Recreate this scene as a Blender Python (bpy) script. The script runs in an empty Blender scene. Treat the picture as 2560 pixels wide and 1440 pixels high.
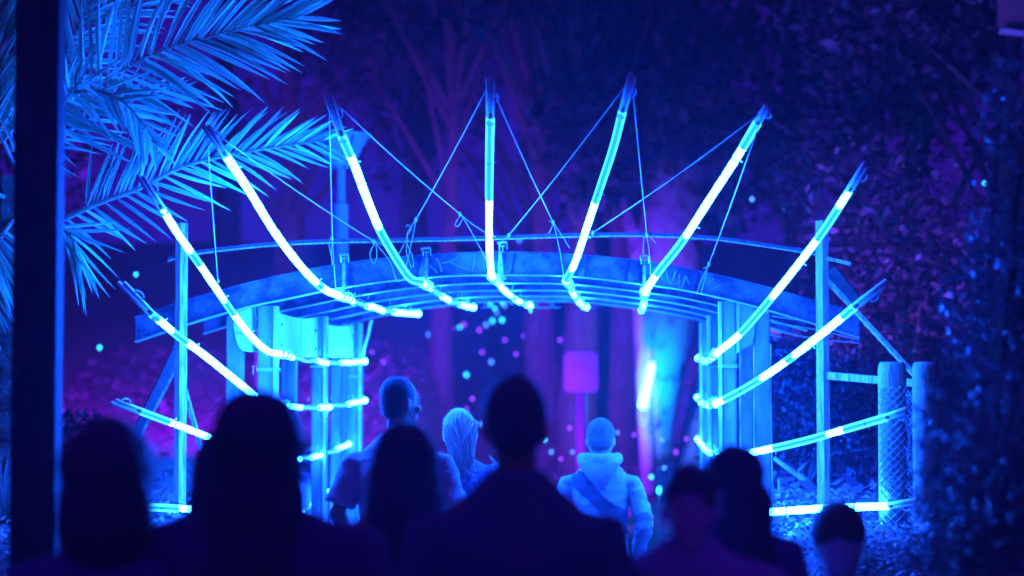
import bpy, bmesh, math, random
import numpy as np
from mathutils import Vector, Matrix, noise
from mathutils.bvhtree import BVHTree

R = math.radians
random.seed(7)
rng = np.random.default_rng(7)
scene = bpy.context.scene
COL = scene.collection

# ------------------------------------------------------------------ camera
F = 70.0 / 36.0 * 2560.0            # focal length in photo pixels
PITCH = math.atan(230.0 / F)
EYE = Vector((0.0, 0.0, 1.75))
cam_d = bpy.data.cameras.new('camera')
cam_d.lens = 70.0
cam_d.sensor_width = 36.0
cam_d.clip_start = 0.05
cam_d.clip_end = 400.0
cam_d.dof.use_dof = True
cam_d.dof.focus_distance = 10.6
cam_d.dof.aperture_fstop = 1.2
cam = bpy.data.objects.new('camera', cam_d)
cam.location = EYE
cam.rotation_euler = (R(90) + PITCH, 0, 0)
COL.objects.link(cam)
scene.camera = cam

# ------------------------------------------------------------------ night sky
world = bpy.data.worlds.new('World')
scene.world = world
world.use_nodes = True
wn = world.node_tree.nodes
wn['Background'].inputs['Color'].default_value = (0.062, 0.008, 0.62, 1)
wn['Background'].inputs['Strength'].default_value = 0.36

# ------------------------------------------------------------------ render look
scene.view_settings.view_transform = 'Standard'
scene.view_settings.look = 'None'
scene.view_settings.exposure = 0.0
scene.view_settings.gamma = 1.0
scene.view_settings.use_curve_mapping = False
scene.render.engine = 'CYCLES'
cy = scene.cycles
cy.use_denoising = True
cy.use_light_tree = True
cy.max_bounces = 5
cy.diffuse_bounces = 2
cy.glossy_bounces = 2
cy.transmission_bounces = 2
cy.transparent_max_bounces = 6
cy.volume_bounces = 1
cy.sample_clamp_indirect = 6.0
cy.sample_clamp_direct = 0.0
cy.caustics_reflective = False
cy.caustics_refractive = False

LIT = (1.6, 37.0, 560.0)
DIM = (0.12, 1.5, 3.4)
HAZE_DENSITY = 0.0022

# ------------------------------------------------------------------ coordinate helpers
FWD = Vector((0, math.cos(PITCH), math.sin(PITCH)))
UPV = Vector((0, -math.sin(PITCH), math.cos(PITCH)))
RGT = Vector((1, 0, 0))
YAW = math.atan((1527.0 - 1280.0) / F)
AX = Vector((math.sin(YAW), math.cos(YAW), 0))      # along the tunnel
UX = Vector((math.cos(YAW), -math.sin(YAW), 0))     # across the tunnel
ZX = Vector((0, 0, 1))
DF = 11.06                                           # front of the arch
LEN = 3.78                                           # length of the tunnel


def ray(px, py):
    return FWD + RGT * ((px - 1280.0) / F) + UPV * ((720.0 - py) / F)


def at(px, py, Y):
    d = ray(px, py)
    return EYE + d * (Y / d.y)


def ar(px, py, v):
    """the point of the plane v metres behind the front of the arch"""
    d = ray(px, py)
    return EYE + d * ((DF + v) / d.dot(AX))


def uvz(u, v, z):
    return UX * u + AX * (DF + v) + ZX * z


def to_uv(x, y):
    return x * UX.x + y * UX.y, x * AX.x + y * AX.y - DF


U0 = 0.5 * (ar(667, 950, 0).dot(UX) + ar(1822, 950, 0).dot(UX))


def sst(x, a, b):
    t = min(1.0, max(0.0, (x - a) / (b - a)))
    return t * t * (3 - 2 * t)


def ground_z(x, y):
    u, v = to_uv(x, y)
    n = noise.noise(Vector((x * 0.6, y * 0.6, 0))) * 0.06 + noise.noise(Vector((x * 2.3, y * 2.3, 4))) * 0.02
    side = sst(abs(u - U0), 1.2, 1.62)
    bank = side * sst(y, 7.4, 9.2) * 1.0
    far = 0.16 * max(0.0, y - 18.0)
    if y > 40:
        far = 0.16 * 22 + 0.02 * (y - 40)
    return bank + far + n * side


# ------------------------------------------------------------------ object helpers
WLOC = {}


def tag(o, label=None, cat=None, group=None, kind=None):
    if label: o['label'] = label
    if cat: o['category'] = cat
    if group: o['group'] = group
    if kind: o['kind'] = kind
    return o


def thing(name, base, label, cat, group=None, rz=0.0):
    o = bpy.data.objects.new(name, None)
    o.empty_display_size = 0.1
    o.location = base
    o.rotation_euler = (0, 0, rz)
    COL.objects.link(o)
    WLOC[o.name] = Vector(base)
    return tag(o, label, cat, group)


class MB:
    def __init__(self):
        self.v = []
        self.f = []

    def add(self, vs, fs):
        n = len(self.v)
        self.v.extend([Vector(p) for p in vs])
        self.f.extend([tuple(i + n for i in q) for q in fs])
        return self

    def hexa(self, c, x, y, z):
        """box with centre c and half-axis vectors"""
        vs = [c + x * a + y * b + z * d for d in (-1, 1) for a, b in ((-1, -1), (1, -1), (1, 1), (-1, 1))]
        return self.add(vs, [(0, 3, 2, 1), (4, 5, 6, 7), (0, 1, 5, 4), (1, 2, 6, 5), (2, 3, 7, 6), (3, 0, 4, 7)])

    def bar(self, p0, p1, w, h, side=None):
        d = (p1 - p0)
        t = d.normalized()
        if side is None:
            side = UX
        s = (side - t * side.dot(t)).normalized()
        n = t.cross(s)
        return self.hexa((p0 + p1) / 2, s * (w / 2), n * (h / 2), d / 2)

    def tube(self, pts, rad, n=8, cap=True, flat=1.0):
        pts = [Vector(p) for p in pts]
        m = len(pts)
        if not hasattr(rad, '__len__'):
            rad = [rad] * m
        vs, fs = [], []
        prev = None
        for i, p in enumerate(pts):
            t = (pts[min(i + 1, m - 1)] - pts[max(i - 1, 0)])
            if t.length < 1e-9:
                t = Vector((0, 0, 1))
            t.normalize()
            if prev is None:
                a = Vector((0, 0, 1)) if abs(t.z) < 0.9 else Vector((1, 0, 0))
                s = (a - t * a.dot(t)).normalized()
            else:
                s = (prev - t * prev.dot(t)).normalized()
            prev = s
            b = t.cross(s)
            for k in range(n):
                an = 2 * math.pi * k / n
                vs.append(p + (s * math.cos(an) + b * math.sin(an) * flat) * rad[i])
        for i in range(m - 1):
            for k in range(n):
                k2 = (k + 1) % n
                fs.append((i * n + k, i * n + k2, (i + 1) * n + k2, (i + 1) * n + k))
        if cap:
            fs.append(tuple(range(n - 1, -1, -1)))
            fs.append(tuple((m - 1) * n + k for k in range(n)))
        return self.add(vs, fs)

    def capsule(self, p0, p1, r0, r1, n=14):
        p0, p1 = Vector(p0), Vector(p1)
        d = p1 - p0
        t = d.normalized() if d.length > 1e-6 else Vector((0, 0, 1))
        pts, rad = [], []
        for k in range(5):
            an = math.pi / 2 * (1 - k / 4)
            pts.append(p0 - t * r0 * math.sin(an)); rad.append(max(1e-4, r0 * math.cos(an)))
        for k in range(5):
            an = math.pi / 2 * k / 4
            pts.append(p1 + t * r1 * math.sin(an)); rad.append(max(1e-4, r1 * math.cos(an)))
        return self.tube(pts, rad, n)

    def ell(self, c, r, rot=None, nu=16, nv=10):
        c = Vector(c)
        vs, fs = [], []
        for i in range(nv + 1):
            th = math.pi * i / nv
            st = max(0.003, math.sin(th))
            for k in range(nu):
                ph = 2 * math.pi * k / nu
                q = Vector((r[0] * st * math.cos(ph), r[1] * st * math.sin(ph), r[2] * math.cos(th)))
                if rot is not None:
                    q = rot @ q
                vs.append(c + q)
        for i in range(nv):
            for k in range(nu):
                k2 = (k + 1) % nu
                fs.append((i * nu + k, (i + 1) * nu + k, (i + 1) * nu + k2, i * nu + k2))
        fs.append(tuple(range(nu)))
        fs.append(tuple(nv * nu + k for k in range(nu - 1, -1, -1)))
        return self.add(vs, fs)

    def lathe(self, c, prof, n=20):
        c = Vector(c)
        vs, fs = [], []
        for (r, z) in prof:
            for k in range(n):
                an = 2 * math.pi * k / n
                vs.append(c + Vector((r * math.cos(an), r * math.sin(an), z)))
        for i in range(len(prof) - 1):
            for k in range(n):
                k2 = (k + 1) % n
                fs.append((i * n + k, i * n + k2, (i + 1) * n + k2, (i + 1) * n + k))
        fs.append(tuple(range(n - 1, -1, -1)))
        fs.append(tuple((len(prof) - 1) * n + k for k in range(n)))
        return self.add(vs, fs)

    def rings(self, prof, n=28):
        """stack of ellipses (z, rx, ry, y0)"""
        vs, fs = [], []
        for (z, rx, ry, y0) in prof:
            for k in range(n):
                an = 2 * math.pi * k / n
                vs.append((rx * math.cos(an), y0 + ry * math.sin(an), z))
        for i in range(len(prof) - 1):
            for k in range(n):
                k2 = (k + 1) % n
                fs.append((i * n + k, i * n + k2, (i + 1) * n + k2, (i + 1) * n + k))
        fs.append(tuple(range(n - 1, -1, -1)))
        fs.append(tuple((len(prof) - 1) * n + k for k in range(n)))
        return self.add(vs, fs)

    def prism(self, poly, ext):
        """closed polygon of points, extruded by the vector ext"""
        n = len(poly)
        vs = [Vector(p) for p in poly] + [Vector(p) + ext for p in poly]
        fs = [tuple(range(n)), tuple(range(2 * n - 1, n - 1, -1))]
        fs += [(k, k + n, (k + 1) % n + n, (k + 1) % n) for k in range(n)]
        return self.add(vs, fs)

    def mesh(self, name, off=Vector((0, 0, 0)), smooth=False):
        me = bpy.data.meshes.new(name)
        me.from_pydata([tuple(p - off) for p in self.v], [], self.f)
        me.validate()
        bm = bmesh.new(); bm.from_mesh(me)
        bmesh.ops.recalc_face_normals(bm, faces=bm.faces)
        bm.to_mesh(me); bm.free()
        if smooth:
            me.polygons.foreach_set('use_smooth', [True] * len(me.polygons))
        return me

    def build(self, name, mat, parent=None, smooth=False, base=None, local=False):
        off = Vector((0, 0, 0))
        if not local:
            if parent is not None:
                off = WLOC[parent.name]
            elif base is not None:
                off = Vector(base)
        me = self.mesh(name, off, smooth)
        me.materials.append(mat)
        return link(name, me, parent, off if parent is None else None)


def link(name, me, parent=None, loc=None):
    o = bpy.data.objects.new(name, me)
    COL.objects.link(o)
    if parent is not None:
        o.parent = parent
        WLOC[o.name] = WLOC.get(parent.name, Vector((0, 0, 0)))
    else:
        o.location = loc if loc is not None else (0, 0, 0)
        WLOC[o.name] = Vector(o.location)
    return o


def np_mesh(name, verts, nper, mat, smooth=False):
    """verts: (n*nper,3); every nper verts are one face"""
    n = len(verts) // nper
    me = bpy.data.meshes.new(name)
    me.vertices.add(len(verts))
    me.vertices.foreach_set('co', np.ascontiguousarray(verts, dtype=np.float32).ravel())
    me.loops.add(n * nper)
    me.loops.foreach_set('vertex_index', np.arange(n * nper, dtype=np.int32))
    me.polygons.add(n)
    me.polygons.foreach_set('loop_start', np.arange(0, n * nper, nper, dtype=np.int32))
    me.update(calc_edges=True)
    me.materials.append(mat)
    return me


def crom(pts, n):
    """Catmull-Rom through tuples, n samples, even in parameter length of the first two coords"""
    P = [np.array(p, dtype=float) for p in pts]
    P = [2 * P[0] - P[1]] + P + [2 * P[-1] - P[-2]]
    out = []
    for i in range(1, len(P) - 2):
        for k in range(24):
            t = k / 24.0
            a, b, c, d = P[i - 1], P[i], P[i + 1], P[i + 2]
            out.append(0.5 * ((2 * b) + (-a + c) * t + (2 * a - 5 * b + 4 * c - d) * t * t + (-a + 3 * b - 3 * c + d) * t ** 3))
    out.append(P[-2])
    out = np.array(out)
    seg = np.linalg.norm(np.diff(out[:, :2], axis=0), axis=1)
    s = np.concatenate([[0], np.cumsum(seg)])
    q = np.linspace(0, s[-1], n)
    return np.stack([np.interp(q, s, out[:, j]) for j in range(out.shape[1])], axis=1)


# ------------------------------------------------------------------ materials
def mat(name, c1, c2=None, rough=0.7, scale=8.0, bump=0.0, bscale=None, metal=0.0, stretch=None, detail=6.0, ramp=(0.35, 0.65), spec=0.4):
    m = bpy.data.materials.new(name)
    m.use_nodes = True
    nt = m.node_tree
    b = nt.nodes['Principled BSDF']
    b.inputs['Roughness'].default_value = rough
    b.inputs['Metallic'].default_value = metal
    b.inputs['Specular IOR Level'].default_value = spec
    if c2 is None:
        c2 = tuple(x * 0.75 for x in c1)
    tc = nt.nodes.new('ShaderNodeTexCoord')
    mp = nt.nodes.new('ShaderNodeMapping')
    if stretch: mp.inputs['Scale'].default_value = stretch
    nt.links.new(tc.outputs['Object'], mp.inputs['Vector'])
    nz = nt.nodes.new('ShaderNodeTexNoise')
    nz.inputs['Scale'].default_value = scale
    nz.inputs['Detail'].default_value = detail
    nz.inputs['Roughness'].default_value = 0.65
    nt.links.new(mp.outputs['Vector'], nz.inputs['Vector'])
    cr = nt.nodes.new('ShaderNodeValToRGB')
    cr.color_ramp.elements[0].position = ramp[0]
    cr.color_ramp.elements[1].position = ramp[1]
    cr.color_ramp.elements[0].color = (*c1, 1)
    cr.color_ramp.elements[1].color = (*c2, 1)
    nt.links.new(nz.outputs['Fac'], cr.inputs['Fac'])
    nt.links.new(cr.outputs['Color'], b.inputs['Base Color'])
    if bump:
        n2 = nt.nodes.new('ShaderNodeTexNoise')
        n2.inputs['Scale'].default_value = bscale or scale * 4
        n2.inputs['Detail'].default_value = 5
        nt.links.new(mp.outputs['Vector'], n2.inputs['Vector'])
        bp = nt.nodes.new('ShaderNodeBump')
        bp.inputs['Strength'].default_value = bump
        bp.inputs['Distance'].default_value = 0.02
        nt.links.new(n2.outputs['Fac'], bp.inputs['Height'])
        nt.links.new(bp.outputs['Normal'], b.inputs['Normal'])
    return m


def emis(name, rgb, sample=True):
    m = bpy.data.materials.new(name)
    m.use_nodes = True
    nt = m.node_tree
    nt.nodes.clear()
    o = nt.nodes.new('ShaderNodeOutputMaterial')
    e = nt.nodes.new('ShaderNodeEmission')
    k = max(rgb)
    e.inputs['Color'].default_value = (rgb[0] / k, rgb[1] / k, rgb[2] / k, 1)
    e.inputs['Strength'].default_value = k
    nt.links.new(e.outputs['Emission'], o.inputs['Surface'])
    if not sample:
        m.cycles.emission_sampling = 'NONE'
    return m


def leaf_mat(name, c1, c2, rough=0.5):
    m = mat(name, c1, c2, rough=rough, scale=3.0, spec=0.35)
    nt = m.node_tree
    b = nt.nodes['Principled BSDF']
    cr = b.inputs['Base Color'].links[0].from_socket
    tr = nt.nodes.new('ShaderNodeBsdfTranslucent')
    nt.links.new(cr, tr.inputs['Color'])
    mx = nt.nodes.new('ShaderNodeMixShader')
    mx.inputs['Fac'].default_value = 0.25
    out = nt.nodes['Material Output']
    nt.links.new(b.outputs['BSDF'], mx.inputs[1])
    nt.links.new(tr.outputs['BSDF'], mx.inputs[2])
    nt.links.new(mx.outputs['Shader'], out.inputs['Surface'])
    return m


M = {}
M['soil'] = mat('soil', (0.07, 0.05, 0.05), (0.16, 0.115, 0.12), 0.95, 5, 0.8, 30)
M['path'] = mat('path', (0.07, 0.065, 0.06), (0.12, 0.11, 0.10), 0.9, 14, 0.4, 60)
M['chip'] = mat('wood_chip', (0.24, 0.19, 0.16), (0.5, 0.42, 0.36), 0.85, 20)
M['litter'] = mat('leaf_litter', (0.09, 0.05, 0.07), (0.24, 0.14, 0.18), 0.85, 3)
M['steel'] = mat('painted_steel', (0.010, 0.011, 0.014), (0.12, 0.125, 0.13), 0.55, 4.5, 0.35, 45, detail=10, ramp=(0.44, 0.66))
M['column'] = mat('column_paint', (0.045, 0.048, 0.055), (0.135, 0.14, 0.145), 0.5, 5, 0.2, 60, stretch=(3, 3, 0.5), detail=10, ramp=(0.34, 0.56))
M['edge'] = mat('pale_edge', (0.30, 0.31, 0.32), (0.24, 0.24, 0.25), 0.5, 6, 0.1, 60)
M['panel'] = mat('pale_panel', (0.20, 0.21, 0.22), (0.37, 0.38, 0.39), 0.6, 4, 0.15, 40, stretch=(2, 2, 0.7), detail=10, ramp=(0.30, 0.50))
M['panel_grey'] = mat('grey_panel', (0.12, 0.125, 0.13), (0.16, 0.165, 0.17), 0.6, 5, 0.15, 40)
M['timber'] = mat('timber', (0.14, 0.10, 0.07), (0.50, 0.41, 0.32), 0.75, 9, 0.4, 40, stretch=(7, 7, 0.5), detail=10, ramp=(0.36, 0.58))
M['timber_dark'] = mat('shaded_timber', (0.07, 0.055, 0.045), (0.13, 0.10, 0.08), 0.85, 6, 0.3, 40, stretch=(6, 6, 0.6))  # shade of the dim brace faces put into a darker timber
M['log'] = mat('round_log', (0.20, 0.15, 0.11), (0.38, 0.31, 0.25), 0.8, 5, 0.5, 30, stretch=(5, 5, 0.5))
M['wire'] = mat('galvanised_wire', (0.30, 0.31, 0.33), (0.42, 0.43, 0.45), 0.4, 30, metal=0.3)
M['cord'] = mat('pale_cord', (0.55, 0.53, 0.5), (0.42, 0.41, 0.38), 0.8, 60)
M['stick'] = mat('pale_stick', (0.80, 0.78, 0.74), (0.62, 0.60, 0.56), 0.7, 20, stretch=(4, 4, 0.6))
M['rope_dark'] = mat('dark_tape', (0.03, 0.03, 0.035), (0.06, 0.06, 0.07), 0.6, 30)
M['clamp'] = mat('clamp_metal', (0.12, 0.12, 0.13), (0.3, 0.3, 0.32), 0.4, 20, metal=0.6)
M['pole'] = mat('dark_pole', (0.02, 0.02, 0.024), (0.075, 0.075, 0.085), 0.6, 7, 0.35, 50, stretch=(3, 3, 0.5), detail=10)
M['lamp_metal'] = mat('lamp_metal', (0.30, 0.31, 0.33), (0.38, 0.39, 0.41), 0.5, 5)
M['lamp_glass'] = mat('lamp_glass', (0.42, 0.42, 0.44), (0.34, 0.34, 0.36), 0.3, 3)
M['sign'] = mat('sign_plate', (0.075, 0.22, 0.15), (0.06, 0.18, 0.12), 0.5, 4)
M['sign_mark'] = mat('sign_mark', (0.16, 0.14, 0.18), None, 0.6, 8)
M['palm'] = leaf_mat('palm_leaf', (0.22, 0.58, 0.36), (0.36, 0.78, 0.50), 0.36)
def vary(m, lo, hi):
    nt = m.node_tree
    b = nt.nodes['Principled BSDF']
    src = b.inputs['Base Color'].links[0].from_socket
    oi = nt.nodes.new('ShaderNodeObjectInfo'); ge = nt.nodes.new('ShaderNodeNewGeometry')
    ad = nt.nodes.new('ShaderNodeMath'); ad.operation = 'ADD'
    fr = nt.nodes.new('ShaderNodeMath'); fr.operation = 'FRACT'
    nt.links.new(oi.outputs['Random'], ad.inputs[0]); nt.links.new(ge.outputs['Random Per Island'], ad.inputs[1]); nt.links.new(ad.outputs[0], fr.inputs[0])
    mr = nt.nodes.new('ShaderNodeMapRange'); mr.inputs['To Min'].default_value = lo; mr.inputs['To Max'].default_value = hi
    nt.links.new(fr.outputs[0], mr.inputs['Value'])
    hs = nt.nodes.new('ShaderNodeHueSaturation')
    nt.links.new(src, hs.inputs['Color']); nt.links.new(mr.outputs['Result'], hs.inputs['Value'])
    for l in list(src.links):
        if l.to_node != hs: nt.links.new(hs.outputs['Color'], l.to_socket)


vary(M['palm'], 0.45, 1.55)
M['rachis'] = mat('palm_stalk', (0.22, 0.22, 0.13), (0.30, 0.28, 0.18), 0.5, 14)
M['trunk_palm'] = mat('palm_trunk', (0.10, 0.075, 0.055), (0.18, 0.14, 0.10), 0.9, 9, 0.9, 20)
M['bark'] = mat('bark', (0.045, 0.035, 0.03), (0.10, 0.08, 0.065), 0.9, 7, 0.8, 22, stretch=(3, 3, 0.8))
M['bark_pale'] = mat('pale_bark', (0.05, 0.045, 0.045), (0.30, 0.31, 0.30), 0.75, 3.2, 0.5, 18, ramp=(0.36, 0.50))
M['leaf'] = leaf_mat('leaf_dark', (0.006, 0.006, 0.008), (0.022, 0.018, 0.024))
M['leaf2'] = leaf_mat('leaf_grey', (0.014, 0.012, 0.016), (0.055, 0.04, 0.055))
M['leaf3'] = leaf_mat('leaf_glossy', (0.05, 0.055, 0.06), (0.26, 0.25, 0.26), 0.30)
M['grass'] = leaf_mat('strap_leaf', (0.14, 0.20, 0.16), (0.34, 0.38, 0.32))
M['lit'] = emis('tube_glow', LIT)
M['dim'] = emis('tube_dim', DIM)
M['dim_core'] = emis('tube_dim_core', (0.02, 0.62, 1.9))
M['lit_cyan'] = emis('lamp_glow', (1.4, 110.0, 420.0))
M['flesh'] = mat('skin_tone', (0.40, 0.24, 0.17), (0.34, 0.20, 0.14), 0.5, 30, 0.05, 120)
M['flesh_pale'] = mat('pale_skin_tone', (0.74, 0.66, 0.68), (0.68, 0.60, 0.62), 0.5, 30, 0.05, 120)
M['hair_dark'] = mat('dark_hair', (0.07, 0.06, 0.12), (0.12, 0.10, 0.19), 0.45, 60, 0.5, 90, stretch=(3, 3, 0.5))
M['hair_black'] = mat('black_hair', (0.010, 0.009, 0.012), (0.02, 0.018, 0.024), 0.5, 60, 0.5, 120, stretch=(3, 3, 0.5))
M['hair_short'] = mat('cropped_hair', (0.10, 0.075, 0.055), (0.16, 0.12, 0.09), 0.6, 80, 0.6, 160)
M['hair_blonde'] = mat('blonde_hair', (0.60, 0.54, 0.46), (0.82, 0.76, 0.66), 0.4, 40, 0.3, 90, stretch=(3, 3, 0.5))
M['cl_white'] = mat('white_cotton', (0.50, 0.50, 0.52), (0.58, 0.58, 0.60), 0.85, 10, 0.25, 60)
M['cl_grey'] = mat('grey_fleece', (0.28, 0.29, 0.31), (0.34, 0.35, 0.37), 0.9, 14, 0.15, 90)
M['cl_wrap'] = mat('woven_wrap', (0.05, 0.045, 0.07), (0.09, 0.08, 0.11), 0.9, 20, 0.4, 120)
M['cl_black'] = mat('black_cotton', (0.12, 0.11, 0.24), (0.17, 0.155, 0.31), 0.85, 10, 0.2, 60)
M['cl_navy'] = mat('navy_cotton', (0.15, 0.13, 0.36), (0.20, 0.18, 0.44), 0.85, 10, 0.2, 60)
M['cl_red'] = mat('dark_red_knit', (0.50, 0.03, 0.06), (0.58, 0.04, 0.08), 0.85, 10, 0.25, 60)
M['cl_lilac'] = mat('pale_lilac_top', (0.50, 0.42, 0.60), (0.56, 0.47, 0.66), 0.85, 10, 0.25, 60)
M['denim'] = mat('dark_denim', (0.03, 0.04, 0.07), (0.05, 0.06, 0.09), 0.85, 20, 0.2, 100)
M['shoe'] = mat('shoe_leather', (0.04, 0.035, 0.03), (0.07, 0.06, 0.05), 0.5, 10)
M['print'] = mat('pale_print', (0.5, 0.5, 0.52), None, 0.8, 10)
M['eye'] = mat('eye_white', (0.7, 0.7, 0.7), None, 0.2, 10)
M['concrete'] = mat('pale_board', (0.13, 0.07, 0.06), (0.07, 0.04, 0.04), 0.8, 2.5)

# ------------------------------------------------------------------ ground
def grid_sheet(name, xs, ys, zf, m):
    vs, fs = [], []
    for y in ys:
        for x in xs:
            vs.append((x, y, zf(x, y)))
    nx = len(xs)
    for j in range(len(ys) - 1):
        for i in range(nx - 1):
            a = j * nx + i
            fs.append((a, a + 1, a + nx + 1, a + nx))
    me = bpy.data.meshes.new(name)
    me.from_pydata(vs, [], fs)
    me.polygons.foreach_set('use_smooth', [True] * len(me.polygons))
    me.materials.append(m)
    o = link(name, me)
    tag(o, kind='structure')
    return o


xs = sorted(set([round(x, 3) for x in list(np.linspace(-48, -5, 30)) + list(np.linspace(-5, 5, 121)) + list(np.linspace(5, 48, 30))]))
ys = sorted(set([round(y, 3) for y in list(np.linspace(-8, 6, 15)) + list(np.linspace(6, 18, 97)) + list(np.linspace(18, 66, 40))]))
grid_sheet('ground', xs, ys, ground_z, M['soil'])

vs, fs = [], []
pv = np.linspace(-DF - 6, 30, 120)
for v in pv:
    for u in (-1.1, -0.55, 0, 0.55, 1.1):
        p = uvz(U0 + u, v, 0)
        vs.append((p.x, p.y, ground_z(p.x, p.y) + 0.006))
for j in range(len(pv) - 1):
    for i in range(4):
        a = j * 5 + i
        fs.append((a, a + 1, a + 6, a + 5))
me = bpy.data.meshes.new('path'); me.from_pydata(vs, [], fs); me.materials.append(M['path'])
tag(link('path', me), kind='structure')


def scatter_cards(name, pts_fn, n, smin, smax, m, aspect=2.2, lift=0.01, parent=None):
    V = np.zeros((n * 4, 3), dtype=np.float32)
    for i in range(n):
        x, y = pts_fn()
        z = ground_z(x, y) + lift * random.random() + 0.005
        s = random.uniform(smin, smax)
        yaw = random.uniform(0, 6.283)
        a = Vector((math.cos(yaw), math.sin(yaw), random.uniform(-0.6, 0.6))) * s * 0.5
        b = Vector((-math.sin(yaw), math.cos(yaw), random.uniform(-0.7, 0.7))) * s * 0.5 / aspect
        c = Vector((x, y, z + abs(a.z) * 0.7 + abs(b.z) * 0.7))
        for k, (p, q) in enumerate(((-1, -0.25), (0, -1), (1, 0.2), (0.1, 1))):
            w = c + a * p + b * q
            V[i * 4 + k] = w
    me = np_mesh(name, V, 4, m)
    o = link(name, me, parent)
    return o


def bank_pts(u0, u1, v0, v1):
    def f():
        p = uvz(U0 + random.uniform(u0, u1), random.uniform(v0, v1), 0)
        return p.x, p.y
    return f


o = scatter_cards('mulch', bank_pts(1.5, 4.2, -2.9, 1.6), 26000, 0.014, 0.05, M['chip'], 2.6, 0.02); tag(o, kind='stuff')
o = scatter_cards('leaf_litter', bank_pts(-5.5, 6.0, 1.2, 14), 9000, 0.05, 0.16, M['litter'], 1.8, 0.03); tag(o, kind='stuff')
o = scatter_cards('dry_leaves', bank_pts(-4.2, -1.5, -2.9, 1.6), 5000, 0.03, 0.08, M['chip'], 2.4, 0.02); tag(o, kind='stuff')

# ------------------------------------------------------------------ the tunnel arch
arch_base = uvz(U0, 0, 0)
arch = thing('tunnel_arch', arch_base, 'wide garden tunnel of curved steel beams on paired pale columns', 'arch')
PROF = [(336, 792, 856), (469, 747, 811), (612, 708, 770), (720, 683, 747), (825, 662, 725), (950, 645, 706), (1080, 634, 693),
        (1200, 629, 689), (1305, 629, 689), (1430, 634, 692), (1600, 650, 711), (1720, 671, 728), (1861, 701, 760), (2038, 750, 811), (2149, 781, 845)]
prof = crom(PROF, 61)
curve_u, curve_t, curve_b = [], [], []
for (px, t, b) in prof:
    pt, pb = ar(px, t, 0), ar(px, b, 0)
    curve_u.append(pt.dot(UX)); curve_t.append(pt.z); curve_b.append(pb.z)


def strip_box(mb, us, zlo, zhi, v0, v1):
    """bent box along us between the heights zlo/zhi, from v0 to v1"""
    n = len(us)
    vs, fs = [], []
    for i in range(n):
        vs += [uvz(us[i], v0, zlo[i]), uvz(us[i], v1, zlo[i]), uvz(us[i], v1, zhi[i]), uvz(us[i], v0, zhi[i])]
    for i in range(n - 1):
        a = i * 4
        for k in range(4):
            k2 = (k + 1) % 4
            fs.append((a + k, a + k2, a + 4 + k2, a + 4 + k))
    fs.append((3, 2, 1, 0)); fs.append((4 * n - 4, 4 * n - 3, 4 * n - 2, 4 * n - 1))
    mb.add(vs, fs)


for ri, v in enumerate((0.0, 0.92, 1.85, 2.78, 3.70)):
    a, b = (0, 61) if ri == 0 else (3, 58)
    us, zt, zb = curve_u[a:b], curve_t[a:b], curve_b[a:b]
    if ri:
        zt = [z - 0.015 for z in zt]
    mb = MB(); strip_box(mb, us, [z + 0.006 for z in zb], [z - 0.006 for z in zt], v + 0.03, v + 0.045)
    r = mb.build('rafter', M['steel'], arch)
    mb = MB(); strip_box(mb, us, zb, [z + 0.006 for z in zb], v, v + 0.09)
    mb.build('flange', M['edge'], r)
    mb = MB(); strip_box(mb, us, [z - 0.006 for z in zt], zt, v, v + 0.09)
    mb.build('flange', M['steel'], r)

# chalky strokes scrawled on the front beam
front_web = [o for o in arch.children if o.name.startswith('rafter')][0]
for st in ([(1072, 663), (1083, 672), (1093, 683)], [(1089, 645), (1098, 658), (1104, 680)], [(1104, 658), (1124, 654), (1146, 642)], [(1126, 655), (1148, 666), (1172, 675)], [(1185, 642), (1184, 662), (1180, 678)],
           [(1652, 668), (1656, 700)], [(1664, 674), (1676, 711), (1690, 676)], [(1698, 686), (1697, 715), (1706, 717), (1714, 690)], [(1714, 690), (1728, 716), (1739, 690)],
           [(1765, 712), (1785, 696)], [(1776, 724), (1800, 712)]):
    q = crom(st, 12)
    mb = MB(); mb.tube([ar(x, y, 0.027) for x, y in q], [0.0055 * (1 + 0.5 * noise.noise(Vector((x * 0.3, y * 0.3, 1)))) for x, y in q], 5, flat=0.4)
    mb.build('chalk_mark', M['panel_grey'], front_web)

# stiffener cleats on the front beam
for px in (1064, 1283, 1448, 1580, 1725):
    i = int(np.argmin(abs(prof[:, 0] - px)))
    mb = MB()
    p0 = uvz(curve_u[i] - 0.01, 0.012, curve_b[i] + 0.008); p1 = uvz(curve_u[i] + 0.012, 0.012, curve_t[i] - 0.008)
    mb.bar(p0, p1, 0.034, 0.008, UX)
    mb.build('cleat', M['steel'], arch)
# small hanging brackets under the last beam
for px, w in ((1340, 14), (1379, 22), (1470, 20), (1215, 12), (1045, 10)):
    mb = MB()
    p = ar(px, 752, 3.72); q = ar(px, 768, 3.72)
    mb.bar(p, q, 0.03, 0.02)
    mb.bar(ar(px - w, 769, 3.72), ar(px + w, 769, 3.72), 0.012, 0.03, ZX)
    mb.build('bracket', M['steel'], arch)


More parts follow.
